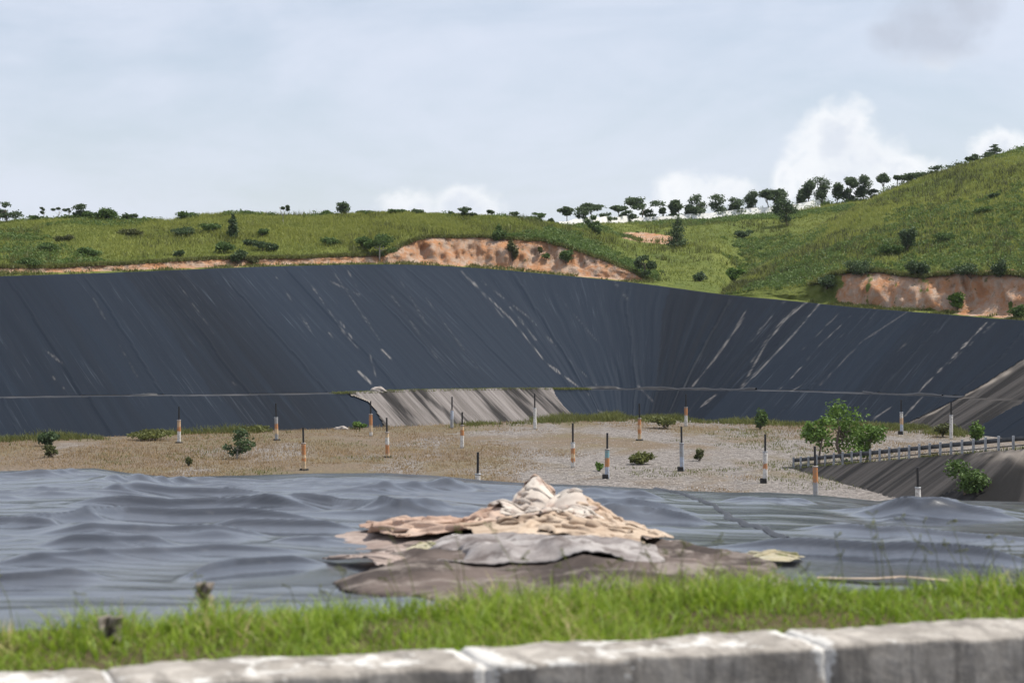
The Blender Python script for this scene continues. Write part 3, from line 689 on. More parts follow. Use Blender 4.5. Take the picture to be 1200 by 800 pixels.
def cloth_obj(name, mat, parent, *args, **kw_):
    rag_ = kw_.pop('ragged', .10); P_ = cloth(*args, **kw_); ny, nx = P_.shape[:2]
    Fc = grid_faces(ny, nx); sp = args[2]/(nx-1); i_, j_ = np.meshgrid(np.arange(nx), np.arange(ny)); sd_ = args[7]
    ed = np.minimum(np.minimum(i_, nx-1-i_), np.minimum(j_, ny-1-j_))*sp; cut = ed-rag_*(.9+1.5*fbm(i_*sp*1.7, j_*sp*1.7, 2, sd_)); ok = (cut.ravel()[Fc].mean(1) > 0); Fc = Fc[ok]
    Pn, Fc = compact(P_.reshape(-1, 3), Fc); P_ = Pn
    ob = mesh(name, P_, Fc, mat)
    if parent: child(ob, parent)
    m = ob.modifiers.new('thick', 'SOLIDIFY'); m.thickness = .008
    s = ob.modifiers.new('sub', 'SUBSURF'); s.levels = s.render_levels = 1
    return ob
def lp(px, d, sx, sy, h): return (X(px, d), d, sx, sy, h)
def CL_(name, mat, parent, px, d, wx, wy, *a, **k_): return cloth_obj(name, mat, parent, X(px, d), d, wx, wy, *a, **k_)
FS = 'fabric sheet'
def flat_sheet(px, d, wx, wy, rot, mat, lift, ragged, seed, hump, label, under=None):
    """a worn sheet lying on the liner: low folds inside, its torn edge touching down"""
    u, v = np.meshgrid(np.linspace(-wx/2, wx/2, int(wx/.022)), np.linspace(-wy/2, wy/2, int(wy/.04))); c, s_ = math.cos(rot), math.sin(rot)
    x = X(px, d)+c*u-s_*v; y = d+s_*u+c*v
    e = 1-np.maximum((2*np.abs(u)/wx)**2.2+(2*np.abs(v)/wy)**2.2, 0)**.5+ragged*fbm(u*1.6, v*.9, 4, seed)
    f = .042*(1-np.abs(np.sin(math.pi*(1.1*v+.5*u+1.5*fbm(u*.7, v*.5, 2, seed+1)))))+.030*ridged(u*2.2+v*.6, v*1.4, 3, seed+2)+.012*fbm(u*7, v*4, 3, seed+3)
    z = lz(x, y)
    if under is not None:                 # lies on the sheet below
        U, V_, Z_ = under; i = np.clip(((x-U[0])/U[2]).astype(int), 0, Z_.shape[1]-1); j = np.clip(((y-V_[0])/V_[2]).astype(int), 0, Z_.shape[0]-1); z = np.maximum(z, Z_[j, i])
    z = z+lift*ss(0, .10, e)+(hump*ss(0, .75, e)+np.maximum(f, -.01))*ss(0, .30, e)-.02*(e < .02)
    i = ((x-x.min())/.04).astype(int); j = ((y-y.min())/.04).astype(int); Zr = np.full((j.max()+1, i.max()+1), -99.); m_ = e > 0; np.maximum.at(Zr, (j[m_], i[m_]), z[m_]); flat_sheet.top = ((x.min(), 0, .04), (y.min(), 0, .04), Zr)
    Fc = grid_faces(*x.shape); Fc = Fc[e.ravel()[Fc].min(1) > 0]; V, Fc = compact(np.stack([x, y, z], -1).reshape(-1, 3), Fc)
    ob = mesh('fabric_sheet', V, Fc, mat); m = ob.modifiers.new('thick', 'SOLIDIFY'); m.thickness = .006; m.offset = -1
    return tag(ob, label, 'fabric sheet')
flat_sheet(662, 10.2, 2.35, 5.8, .03, M['cloth_dark'], .012, .42, 5, .045, 'dark brown fabric sheet lying flat in front of the crumpled heap')
flat_sheet(628, 10.75, 1.35, 2.3, -.03, M['cloth_grey'], .012, .55, 16, .015, 'pale grey fabric sheet spread over the dark sheet below the heap', flat_sheet.top)
heap = empty('fabric_heap', (X(620, 12), 12, float(lz(np.array(X(620, 12)), np.array(12.)))), 'crumpled heap of tan and pink fabric piled on the foreground liner', 'fabric heap')
lumps = [lp(628, 12.9, .22, .5, .36), lp(672, 12.75, .30, .7, .29), lp(590, 12.5, .28, .7, .22), lp(520, 12.4, .42, .6, .11), lp(735, 12.2, .22, .4, .13), lp(645, 12.0, .62, .9, .19)]
lower = lambda f: [(a, b, c, d, e*f) for a, b, c, d, e in lumps]
_u, _v = np.meshgrid(np.arange(-1.1, 1.15, .03), np.arange(10.6, 14.2, .05)); _m = mound(_u, _v, lower(.93)); _h = _m-lz(_u, _v); _m = _m+.02*fbm(_u*9, _v*5, 3, 4)
_f = grid_faces(*_u.shape); _f = _f[_h.ravel()[_f].min(1) > .012]; _V, _f = compact(np.stack([_u, _v, _m-.012], -1).reshape(-1, 3), _f); child(mesh('inner_pile', _V, _f, M['cloth_brown']), heap)
CL_('brown_layer', M['cloth_brown'], heap, 655, 11.25, 1.9, 1.9, .02, (.66, .72), lower(.5), 21, nx=70, amp=.14)
CL_('left_wing', M['cloth_pink'], heap, 522, 12.3, 1.45, 1.8, .12, (.70, .70), lower(.9), 22, lift=.03, nx=60, amp=.13, ragged=.16)
CL_('tan_layer', M['cloth_tan'], heap, 702, 12.5, 1.05, 1.9, -.30, (.60, .64), lower(.95), 23, lift=.04, nx=52, amp=.19)
CL_('pale_layer', M['cloth_pale'], heap, 632, 12.5, 1.05, 1.8, .35, (.52, .58), lumps, 24, lift=.05, drop=.14, nx=56, amp=.20)
CL_('pink_layer', M['cloth_pink'], heap, 634, 12.95, .50, .7, .9, (.58, .58), lower(1.0), 31, lift=.06, drop=.14, nx=34, amp=.10)
CL_('cream_layer', M['cloth_cream'], heap, 645, 11.75, 1.45, 1.35, .03, (.66, .66), lower(.72), 25, lift=.06, nx=64, amp=.15)
CL_('right_lobe', M['cloth_cream'], heap, 738, 12.1, .62, 1.0, -.2, (.66, .70), lumps, 26, nx=40, lift=.04)
sc_ = lambda mat, px, d, wx, wy, r, sd_, lab, sq=.7, h=.05, cat='fabric scrap', nm='fabric_scrap': tag(CL_(nm, M[mat], None, px, d, wx, wy, r, (sq, sq), [lp(px, d, wx*.4, wy*.35, h)], sd_, nx=36, steps=50), lab, cat)
sc_('cloth_moss', 500, 11.3, .5, .7, .3, 27, 'small mossy torn fabric scrap under the left wing of the heap')
sc_('cloth_moss', 905, 11.3, .42, .8, -.3, 28, 'mossy yellowish fabric scrap at the right end of the dark sheet')
sc_('cloth_cream', 1050, 9.75, .75, .30, -.12, 29, 'narrow cream fabric strip between grass and liner right of the heap', .85, .02, 'fabric strip', 'fabric_strip')
sc_('cloth_brown', 438, 10.3, .45, 1.0, .4, 30, 'brown fabric scrap sloping down to the grass left of the pale grey sheet', .78, .05)
# two grey rags caught in the grass
def rag(px, py, d, w_, h_, label, seed):
    p = P(px, py, d); u, v = np.meshgrid(np.linspace(-.5, .5, 18), np.linspace(0, 1, 22))
    x = p[0]+w_*u*(1-.45*v+.3*fbm(v*4, u*2, 2, seed))+.02*fbm(v*5, u*0, 2, seed+2); z = p[2]-h_*v; y = p[1]+.025*fbm(u*5, v*5, 3, seed+4)-.02*np.sin(u*9)
    ob = mesh('rag', np.stack([x, y, z], -1).reshape(-1, 3), grid_faces(22, 18), M['rag']); m = ob.modifiers.new('thick', 'SOLIDIFY'); m.thickness = .004
    tag(ob, label, 'rag')
rag(130, 722, 6.25, .065, .15, 'small grey rag hanging in the grass at the lower left', 3); rag(240, 683, 7.05, .06, .10, 'crumpled grey rag at the top edge of the grass near the liner', 8)

# ------------------------------------------------------------------ vent pipes
def sleeve_mat(bands):
    """bands: list of (fraction from the top, colour)"""
    key = 'sleeve_%d' % len(bpy.data.materials); k = N(key); c = k.n('ShaderNodeTexCoord'); sx = k.n('ShaderNodeSeparateXYZ'); k.l(c.outputs['Generated'], sx.inputs[0])
    n = k.noise(k.co(scale=(5, 5, 3)), 2.2, 4, .7); h = k.math('ADD', sx.outputs[2], k.math('MULTIPLY', k.math('SUBTRACT', n, .5), .3))
    colr = bands[0][1]
    for f, cc in bands[1:]: colr = k.mix(k.ramp(h, 1-f+.012, 1-f-.012), colr, cc)
    colr = k.mix(k.math('MULTIPLY', k.ramp(k.noise(k.co(loc=(2, 1, 4)), 7, 5, .7), .45, .65), .65), colr, (.26, .225, .19))
    return k.fin(colr, .8, None, .2)
W_, O_, CR, GY, TE, BL, OW = (.66, .64, .60), (.50, .22, .085), (.62, .46, .28), (.33, .34, .35), (.20, .36, .38), (.42, .47, .55), (.60, .40, .24)
def post(px, ytop, ysl, ybase, bands, label, foot=None, d=None, rz=0):
    if d is None: p = floor_at(px, ybase)
    else: p = np.array([X(px, d), d, fz(X(px, d), d)])
    s = p[1]/F; H = EYE+(HY-ytop)*s-p[2]; hs = EYE+(HY-ysl)*s-p[2]
    o = empty('vent_pipe', p, label, 'vent pipe', 'gas vent pipes standing on the pit floor', rz)
    tilt = R.uniform(-.028, .028)
    m = MB(); m.tube([(tilt*hs, 0, hs-.12), (tilt*H, 0, H)], .052, 12); m.tube([(tilt*H, 0, H-.004), (tilt*H, 0, H+.012)], .058, 12); m.build('pipe', M['pipe'], o, False)
    m = MB(); r = .115
    zs = np.linspace(0, hs, 12); m.tube([(tilt*z, 0, z) for z in zs], [r*(1+.05*math.sin(z*7+px)) for z in zs], 16); m.build('sleeve', sleeve_mat(bands), o, True)
    m = MB(); m.tube([(tilt*hs, 0, hs-.05), (tilt*hs, 0, hs+.012)], .128, 16); m.build('collar', M['galv'] if bands[0][1] in (W_, GY) else M['stone'], o, True)
    if foot == 'block':
        m = MB(); m.box(-.24, .06, -.16, .14, -.06, .24); b = m.build('footing', M['foot'], o)
        bv = b.modifiers.new('bevel', 'BEVEL'); bv.width = .02
    elif foot:
        m = MB()
        for q in range(9):
            a = q*.7; rr = R.uniform(.06, .1); m.tube([(math.cos(a)*.19, math.sin(a)*.19, -.04), (math.cos(a)*.19, math.sin(a)*.19, rr)], [rr, rr*.5], 6)
        m.build('footing_stones', M['foot'], o)
    return o
post(209.5,476.5,492,519,[(0,OW),(.3,O_),(.5,W_)],'white vent pipe with faded orange middle, leftmost on the pit floor','stones')
post(324,472.5,489,516,[(0,GY),(.28,O_),(.5,CR),(.72,GY)],'grey vent pipe with faint orange bands by green weeds at the liner foot','stones')
post(356,501,519,551,[(0,O_),(.42,CR),(.55,O_),(.65,CR)],'orange over cream vent pipe close to the foreground liner at the left','stones')
post(434.5,470,485,511,[(0,O_),(.5,CR),(.8,W_)],'orange vent pipe with yellow base at left edge of exposed geotextile',None)
post(454,489.5,506,536,[(0,CR),(.22,W_),(.5,O_),(.85,CR)],'vent pipe with white band between orange bands, right of the yellow-based pipe','stones')
post(529.5,465,480,502,[(0,BL),(.5,GY)],'weathered grey-white vent pipe against the exposed pale geotextile',None)
post(541.5,483,498,525,[(0,CR),(.2,O_),(.45,W_)],'white vent pipe with orange shoulder below the exposed geotextile',None)
post(559.5,530,555,556,[(0,W_)],'bare black pipe top poking over the foreground liner left of the fabric heap',None,d=83)
post(627,461,478,503,[(0,W_),(.6,W_)],'all white vent pipe in front of the right half of exposed geotextile',None)
post(671.5,496,518.5,548,[(0,W_),(.22,O_),(.45,CR),(.6,O_),(.75,W_)],'white-topped vent pipe with orange bands just behind the fabric heap',None)
post(711.5,507.5,526,561,[(0,TE),(.3,O_),(.6,BL)],'vent pipe with teal top and orange patch on a black block','block')
post(749.5,473,490,516,[(0,O_),(.3,OW),(.5,O_),(.7,CR)],'orange and cream vent pipe on gravel below the corner of the liner','stones')
post(804,462,477,500,[(0,O_),(.4,W_)],'white vent pipe with rusty orange top beside the far green weed mound',None)
post(799.5,500,519,552,[(0,GY),(.5,BL)],'plain grey vent pipe standing on a black block in the gravel','block')
post(897,509,529,566,[(0,W_),(.38,O_),(.55,W_)],'tall white vent pipe with one orange band on a grey block at right gravel','block')
post(956.5,523,546,580,[(0,O_),(.45,GY)],'orange-topped grey vent pipe standing before the start of the guardrail',None,d=88)
post(1057,468.5,483,509,[(0,W_),(.25,OW),(.55,BL)],'white vent pipe with pale blue base right of the three leafy trees','block')
post(1115,472,486.5,515,[(0,W_),(.6,W_)],'white vent pipe beside the round bush behind the guardrail',None)
post(1077,548,571,590,[(0,W_),(.5,W_)],'white vent pipe below the guardrail, half hidden by the foreground liner',None,d=81)

# ------------------------------------------------------------------ dike with guardrail on the right
cr = [np.array(P(905, 551.5, 109)), np.array(P(930, 549, 106)), np.array(P(1160, 528.5, 88.5)), np.array(P(1215, 524.5, 86.2)), np.array(P(1400, 520, 85.5))]
cl = []
for a, b in zip(cr, cr[1:]):
    m = max(2, int(np.linalg.norm(b-a)/.25)); cl += [a+(b-a)*i/m for i in range(m)]
cl = np.array(cl+[cr[-1]])
for it in range(60): cl[1:-1] = cl[1:-1]*.5+(cl[:-2]+cl[2:])*.25
tg = np.gradient(cl[:, :2], axis=0); tg /= np.linalg.norm(tg, axis=1)[:, None]; nd = np.stack([tg[:, 1], -tg[:, 0]], 1)
nd = np.where((nd[:, :1]*-1+nd[:, 1:]*-1) < 0, -nd, nd)
arc = np.concatenate([[0], np.cumsum(np.linalg.norm(np.diff(cl, axis=0), axis=1))])
rows = []; uvr = []
for t in np.linspace(0, 1, 30):
    h = np.maximum(cl[:, 2]-(ZT-.4), .1)*t; off = h*1.75; r = np.stack([cl[:, 0]+nd[:, 0]*off, cl[:, 1]+nd[:, 1]*off, cl[:, 2]-h], 1)
    r[:, 2] += .06*fbm(arc*.9, off*.1, 3, 15)*min(1, t*6); rows.append(r); uvr.append(np.stack([arc, off], 1))
V = np.array(rows)
o = mesh('dike_face', V.reshape(-1, 3), grid_faces(*V.shape[:2]), M['geo_brown'], uv=np.array(uvr).reshape(-1, 2), attrs={'scuff': np.clip((.75*np.exp(-((V[..., 0]-(cl[:, 0]-0))**2)/.3)*ss(1120, 1170, 600+F*V[..., 0]/V[..., 1])*np.clip(.4+fbm(V[..., 0]*2, V[..., 1]*2, 2, 3), 0, 1)), 0, 1).ravel()})
tag(o, 'dark grey-brown fabric face of the ramp dike below the guardrail', 'dike')
rows = []
for w in (0, .4, 1.0, 2.5, 5, 9, 16):
    r = cl.copy(); r[:, 0] -= nd[:, 0]*w; r[:, 1] -= nd[:, 1]*w
    zf = np.array([fz(a, b) for a, b in r[:, :2]]); r[:, 2] = np.maximum(cl[:, 2]-.02-.02*w-.30*np.maximum(w-4, 0), zf-.3)+.03*fbm(r[:, 0], r[:, 1], 2, 4); rows.append(r)
V = np.array(rows); tag(mesh('ramp_road', V.reshape(-1, 3)[:, :], grid_faces(*V.shape[:2])[:, ::-1], M['floor']), kind='structure')
gl = empty('guardrail', cl[0], 'low guardrail of pale posts and dark rail climbing along the ramp', 'guardrail')
inner = cl-np.concatenate([nd*.35, np.zeros((len(cl), 1))], 1); arcs = arc
sx = np.interp(932, 600+F*inner[:, 0]/inner[:, 1], arc); tl = []
a = sx
while a < arc[-1]-.5: tl.append(a); a += .93
pts = np.array([[np.interp(t, arc, inner[:, i]) for i in range(3)] for t in tl])
def beam(P_, w, h, z0):
    tgt = np.gradient(P_[:, :2], axis=0); tgt /= np.linalg.norm(tgt, axis=1)[:, None]; sd = np.stack([tgt[:, 1], -tgt[:, 0]], 1); V = []
    for q, z in ((-w, z0), (w, z0), (w, z0+h), (-w, z0+h)): V.append(np.concatenate([P_[:, :2]+sd*q, P_[:, 2:]+z], 1))
    V = np.array(V+[V[0]]); return V.reshape(-1, 3), grid_faces(*V.shape[:2])
Vb, Fb = beam(pts, .03, .20, .36); child(mesh('rail', Vb, Fb, M['rail'], smooth=False), gl)
Vb, Fb = beam(pts, .02, .05, .14); child(mesh('lower_rail', Vb, Fb, M['rail'], smooth=False), gl)
for t, p in zip(tl, pts):
    i = int(np.argmin(np.abs(arc-t))); q = p+np.array([nd[i][0], nd[i][1], 0])*.09; m = MB(); hh = R.uniform(.60, .66)
    m.box(q[0]-.05, q[0]+.05, q[1]-.05, q[1]+.05, q[2]-.15, q[2]+hh); b = m.build('post', M['galv']); child(b, gl)

# ------------------------------------------------------------------ trees and shrubs
def crown_pts(blobs, n):
    vol = np.array([b[3]*b[4]*b[5] for b in blobs])**.7; cnt = np.maximum(4, (n*vol/vol.sum()).astype(int)); out = []
    for b, m in zip(blobs, cnt):
        d = G.normal(size=(m, 3)); d /= np.linalg.norm(d, axis=1)[:, None]; r = G.random(m)**.38
        out.append(np.array(b[:3])+d*r[:, None]*np.array(b[3:])*(1+.25*G.normal(size=(m, 1))*.6))
    return np.concatenate(out)
def limb(mb, a, b, r0, r1, bend=.12):
    a = np.array(a, float); b = np.array(b, float); L = np.linalg.norm(b-a); m = (a+b)/2+G.normal(size=3)*bend*L*.5
    mb.tube([a, a*.6+m*.4, m, m*.4+b*.6, b], np.linspace(r0, r1, 5), 6)
def tree(name, base, h, w, kind, leaf, label, cat, group, nleaf=None, ls=None, bark='bark'):
    o = empty(name, base, label, cat, group); px_m = base[1]/F
    ls = ls or max(.05, R.uniform(1.1, 1.35)*px_m); mb = MB(); blobs = []; tr = max(.035*h, .05)
    lean = R.uniform(-.13, .13)*h
    if kind == 'round':
        ct = h*.20; top = np.array([lean, 0, h*.62]); limb(mb, (0, 0, -.1), top, tr, tr*.35)
        for i in range(9):
            a = R.uniform(0, 6.28); q = R.uniform(.3, 1.05); z = R.uniform(ct, h*.88); rr = math.sqrt(max(.15, 1-((z-h*.58)/(h*.5))**2))
            c = np.array([lean+math.cos(a)*w*.42*q*rr, math.sin(a)*w*.42*q*rr, z]); limb(mb, top*R.uniform(.45, .95), c, tr*.3, tr*.1)
            s = R.uniform(.13, .31); blobs.append((*c, w*s, w*s, h*s*.6))
        blobs.append((lean, 0, h*.84, w*.2, w*.2, h*.14))
    elif kind == 'umbrella':
        top = np.array([lean, 0, h*.6]); limb(mb, (0, 0, -.1), top, tr*.8, tr*.4)
        for i in range(6):
            a = R.uniform(0, 6.28); q = R.uniform(.15, .95); z = h*(.97-.30*R.random()-(.15*q)); c = np.array([lean+math.cos(a)*w*.42*q, math.sin(a)*w*.42*q, z])
            limb(mb, top*R.uniform(.7, 1), c-np.array([0, 0, h*.04]), tr*.35, tr*.1); blobs.append((*c, w*R.uniform(.2, .32), w*.26, h*.11))
    elif kind == 'tall':                   # slim trunk, tufted crown with gaps
        top = np.array([lean, 0, h*.9]); limb(mb, (0, 0, -.1), top, tr*.75, tr*.2, .05)
        for i in range(9):
            z = h*R.uniform(.30, .95); a = R.uniform(0, 6.28); q = R.uniform(.2, .8)*(1.15-.5*abs(z/h-.7)); c = np.array([lean*z/h+math.cos(a)*w*.38*q, math.sin(a)*w*.38*q, z])
            limb(mb, (lean*z/h, 0, z-h*.1), c, tr*.25, tr*.08); s = R.uniform(.24, .38); blobs.append((*c, w*s, w*s, h*s*.5))
        for i in range(2): blobs.append((lean*.5+R.uniform(-.2, .2)*w, R.uniform(-.2, .2)*w, h*R.uniform(.3, .5), w*.15, w*.15, h*.09))
    elif kind == 'column':
        limb(mb, (0, 0, -.1), (lean*.3, 0, h*.95), tr*.7, tr*.15, .03)
        for i in range(8):
            z = h*(.12+.86*i/7); rr = w*.5*(1-.75*(i/7)**1.6)*R.uniform(.75, 1.1); blobs.append((R.uniform(-.1, .1)*w, R.uniform(-.1, .1)*w, z, rr, rr, h*.10))
    elif kind == 'pine':
        limb(mb, (0, 0, -.1), (0, 0, h*.98), tr*.7, tr*.15, .02)
        for i in range(7):
            z = h*(.25+.72*i/6); rr = w*.55*(1-.8*i/6)
            for q in range(3): a = R.uniform(0, 6.28); blobs.append((math.cos(a)*rr*.6, math.sin(a)*rr*.6, z+R.uniform(-.04, .04)*h, rr*.55, rr*.55, h*.035))
    elif kind == 'bare':
        top = np.array([lean, 0, h*.55]); limb(mb, (0, 0, -.1), top, tr*.6, tr*.35)
        for i in range(7):
            a = R.uniform(0, 6.28); c = np.array([lean+math.cos(a)*w*.5*R.uniform(.4, 1), math.sin(a)*w*.4, h*R.uniform(.6, 1)]); limb(mb, top*R.uniform(.6, 1), c, tr*.28, tr*.12)
            if R.random() < .6: blobs.append((*c, w*.13, w*.13, h*.06))
    elif kind == 'shrub':
        for i in range(6):
            a = R.uniform(0, 6.28); q = R.uniform(.2, .9); c = np.array([math.cos(a)*w*.36*q, math.sin(a)*w*.36*q, h*R.uniform(.3, .75)]); limb(mb, (0, 0, -.05), c, .02*h+.01, .008*h+.004); s = R.uniform(.18, .28); blobs.append((*c, w*s, w*s, h*R.uniform(.2, .3)))
    n = nleaf or int(np.clip(9*(w/ls)*(h/ls)*.50, 70, 1700))
    Cp = crown_pts(blobs, n); Cp = Cp[Cp[:, 2] > .02]
    V, Fc = leaves(Cp, ls, .25, .6)
    mb.build('stems' if kind == 'shrub' else 'trunk', M[bark], o, True)
    mesh('foliage' if kind == 'shrub' else 'crown', V, Fc, M[leaf], o, attrs={'rnd': np.repeat(G.random(len(Cp)), 4)}, smooth=False)
    return o
def hz1(h, px, d): return float(hill_z(h, np.array([float(px)]), np.array([float(d)]))[0])
def ridge_tree(h, px, ytop, wpx, kind, leaf, label, group, dd=-1.5, name='tree', cat='tree', bark='bark', **k_):
    d = float(I(px, h['rd']))+dd; z = hz1(h, px, d); H = EYE+(HY-ytop)/F*d-z
    return tree(name, np.array([X(px, d), d, z]), max(H, .5), wpx/F*d*(1.1 if group in (GR, GH) else 1.05), kind, leaf, label, cat, group, bark=bark, **k_)
GL, GR, GH = 'trees along the left ridge', 'trees along the far ridge above the white wall', 'trees along the crest of the right hill'
rt = lambda *a, **k_: ridge_tree(HA, *a, GL, **k_)
rt(9,236,30,'round','leaf_ridge','dense dark round tree at the left edge of the ridge')
rt(52,243,11,'bare','leaf_ridge','thinnest bare sapling on the ridge, next to the dense left tree',bark='bark_pale')
rt(68,242,17,'bare','leaf_ridge','bare spreading sapling on the ridge between two thinner leafless ones',bark='bark_pale')
rt(81,245,10,'bare','leaf_ridge','twiggy leafless sapling leaning beside the sparse leafy tree',bark='bark_pale')
rt(93,239,17,'tall','leaf_ridge','sparse leafy small tree on the ridge left of the bush clump')
rt(333,241,15,'bare','leaf_ridge','bare pale-stemmed tree alone on the left ridge',bark='bark_pale',dd=-8)
rt(403,237,17,'tall','leaf_ridge','lone leafy tree sticking up left of the low white cloud')
rt(546,242,17,'round','leaf_ridge','round leafy tree on the ridge above the large orange cut')
rt(575,245,10,'umbrella','leaf_ridge','tiny flat-topped tree on the ridge right of the round tree')
rt(604,248,17,'round','leaf_ridge','small domed tree on the ridge above the right orange cut')
rt(628,249,24,'round','leaf_mid','broad low green tree on the ridge where the pale wall begins')
sb = lambda *a, **k_: ridge_tree(HA, *a, 'bushes along the left ridge', name='bush', cat='bush', **k_)
sb(105,247,26,'shrub','leaf_mid','low bush on the ridge between sparse tree and bush clump')
sb(131,243,38,'shrub','leaf_mid','largest tall bush clump on the left ridge')
sb(152,250,20,'shrub','leaf_ridge','small dark bush at right foot of the largest ridge clump')
sb(40,252,16,'shrub','leaf_mid','low bush on the ridge just right of the dense left tree')
sb(219,248,38,'shrub','leaf_mid','wide bush on the ridge left of the grassy hump')
sb(292,251,26,'shrub','leaf_mid','low wide bush on the ridge right of the grassy hump')
sb(318,250,13,'shrub','leaf_ridge','small dark bush on the ridge left of the bare pale-stemmed tree')
sb(382,246,18,'shrub','leaf_mid','bush on the ridge left of the lone leafy tree')
sb(428,250,22,'shrub','leaf_mid','ragged bush on the ridge right of the lone leafy tree')
sb(463,250,30,'shrub','leaf_mid','wide bush on the ridge under the left part of the low cloud')
sb(486,251,24,'shrub','leaf_ridge','dense dark bush on the ridge under the middle of the low cloud')
sb(528,250,8,'shrub','leaf_ridge','small squarish dark bush on the ridge left of the round tree')
sb(555,250,9,'shrub','leaf_ridge','small dark bush at the foot of the round ridge tree')
sb(646,255,10,'shrub','leaf_ridge','narrow dark bush at the left end of the white wall')
rt = lambda *a, **k_: ridge_tree(HA, *a, GR, **k_)
rt(664,243,18,'umbrella','leaf_ridge','flat-topped dark tree at the left end of the white wall')
rt(683,242,16,'round','leaf_ridge','dark rounded tree between two flat-topped trees left of centre')
rt(692,238,30,'umbrella','leaf_ridge','wide flat-topped tree with layered crown above the white wall')
rt(712,249,20,'round','leaf_ridge','low spreading dark tree between the layered trees')
rt(727,238,20,'umbrella','leaf_ridge','tilted flat-topped tree left of the tallest umbrella tree')
rt(735,246,18,'round','leaf_ridge','dense dark tree low at the left foot of the tallest umbrella tree')
rt(751,229,40,'umbrella','leaf_ridge','tallest wide umbrella tree on the far ridge with see-through crown')
rt(757,245,18,'round','leaf_ridge','dense round tree under the wide umbrella tree')
rt(778,242,11,'umbrella','leaf_ridge','small mushroom-shaped tree alone right of the wide umbrella tree')
rt(797,231,20,'umbrella','leaf_ridge','umbrella tree above a dark clump at left end of the denser row')
rt(791,243,16,'round','leaf_ridge','dark low clump tree under the umbrella tree of the denser row')
rt(809,239,18,'round','leaf_ridge','dense dark round tree second in the denser row')
rt(821,227,24,'round','leaf_ridge','tall dense tree standing above its neighbours before the right cloud gap')
rt(840,229,22,'tall','leaf_ridge','open tufted tree right of the tall dense tree')
rt(863,232,19,'tall','leaf_ridge','bushy tree standing clear with sky gaps on both sides')
rt(881,225,16,'tall','leaf_ridge','slim tufted tree left of the bright cloud edge')
rt(898,221,24,'umbrella','leaf_ridge','broad open tree just left of the big dark round tree')
rt(914,221,18,'tall','leaf_ridge','tufted tree rising behind the big dark round tree')
rt(937,222,12,'tall','leaf_ridge','narrow short tree right of the big dark round tree')
rt(948,213,16,'tall','leaf_ridge','slim tree with two crowns between two short trees')
rt(964,209,20,'tall','leaf_ridge','tall full-crowned tree on straight stem right of the two-crowned tree')
rt(980,212,14,'tall','leaf_ridge','slim tree with sky around its stem before the dense pair')
rt(995,206,24,'round','leaf_ridge','biggest tree of the dense pair left of the right hill')
rt(1011,206,18,'tall','leaf_ridge','right tree of the dense pair beside the right hill')
rt(1024,221,14,'round','leaf_ridge','short round tree at the foot of the right hill crest')
rt(1036,203,15,'umbrella','leaf_ridge','thin-stemmed flat-topped tree where the right hill crest starts')
def mid_tree(h, px, ybase, ytop, wpx, kind, leaf, label, group, name='tree', cat='tree', **k_):
    p = hill_at(h, px, ybase); s = p[1]/F
    return tree(name, p-np.array([0, 0, .05]), max(.25, EYE+(HY-ytop)*s-p[2]), wpx*s, kind, leaf, label, cat, group, **k_)
mid_tree(HA,922,265,232,32,'round','leaf_dark','big dark round tree standing in front of the white wall','trees on the hillsides')
mid_tree(HA,697,274,251,20,'round','leaf_mid','round green tree below the layered flat-topped tree','trees on the hillsides')
mid_tree(HA,793,290,254,26,'column','leaf_dark','tall dark tree right of the small bare patch','trees on the hillsides')
mid_tree(HA,754,326,297,24,'round','leaf_dark','dark green tree at the right end of the orange cut','trees on the hillsides')
mid_tree(HA,445,305,272,36,'round','leaf_mid','round green tree with pale stems at the left end of the orange cut','trees on the hillsides',bark='bark_pale')
mid_tree(HA,273,279,251,15,'column','leaf_dark','narrow dark column-shaped tree on the left hillside','trees on the hillsides')
hb = lambda *a, **k_: ridge_tree(HB, *a, GH, **k_)
hb(1050,203,13,'umbrella','leaf_ridge','small tufted tree lowest on the right hill crest')
hb(1064,203,30,'round','leaf_ridge','wide dark low tree mass on the lower right hill crest')
hb(1080,202,16,'round','leaf_ridge','dark low tree at the right end of the wide crest mass')
hb(1091,200,9,'tall','leaf_ridge','tiny tree left of the two-domed crest tree')
hb(1098,194,14,'round','leaf_ridge','two-domed dark tree halfway up the right hill crest')
hb(1121,191,22,'round','leaf_ridge','broad rounded dark tree on the crest left of the cloud')
hb(1139,182,14,'tall','leaf_ridge','upright dark tree on the crest at the left edge of the cloud')
hb(1151,187,17,'round','leaf_ridge','low dark tree between upright tree and pine-shaped tree')
hb(1165,170,26,'pine','leaf_ridge','pine-shaped tree tallest on the right hill crest')
hb(1186,176,11,'umbrella','leaf_ridge','small umbrella tree right of the pine-shaped tree')
hb(1198,172,16,'tall','leaf_ridge','dark tree at the right edge of the photo on the hill crest')
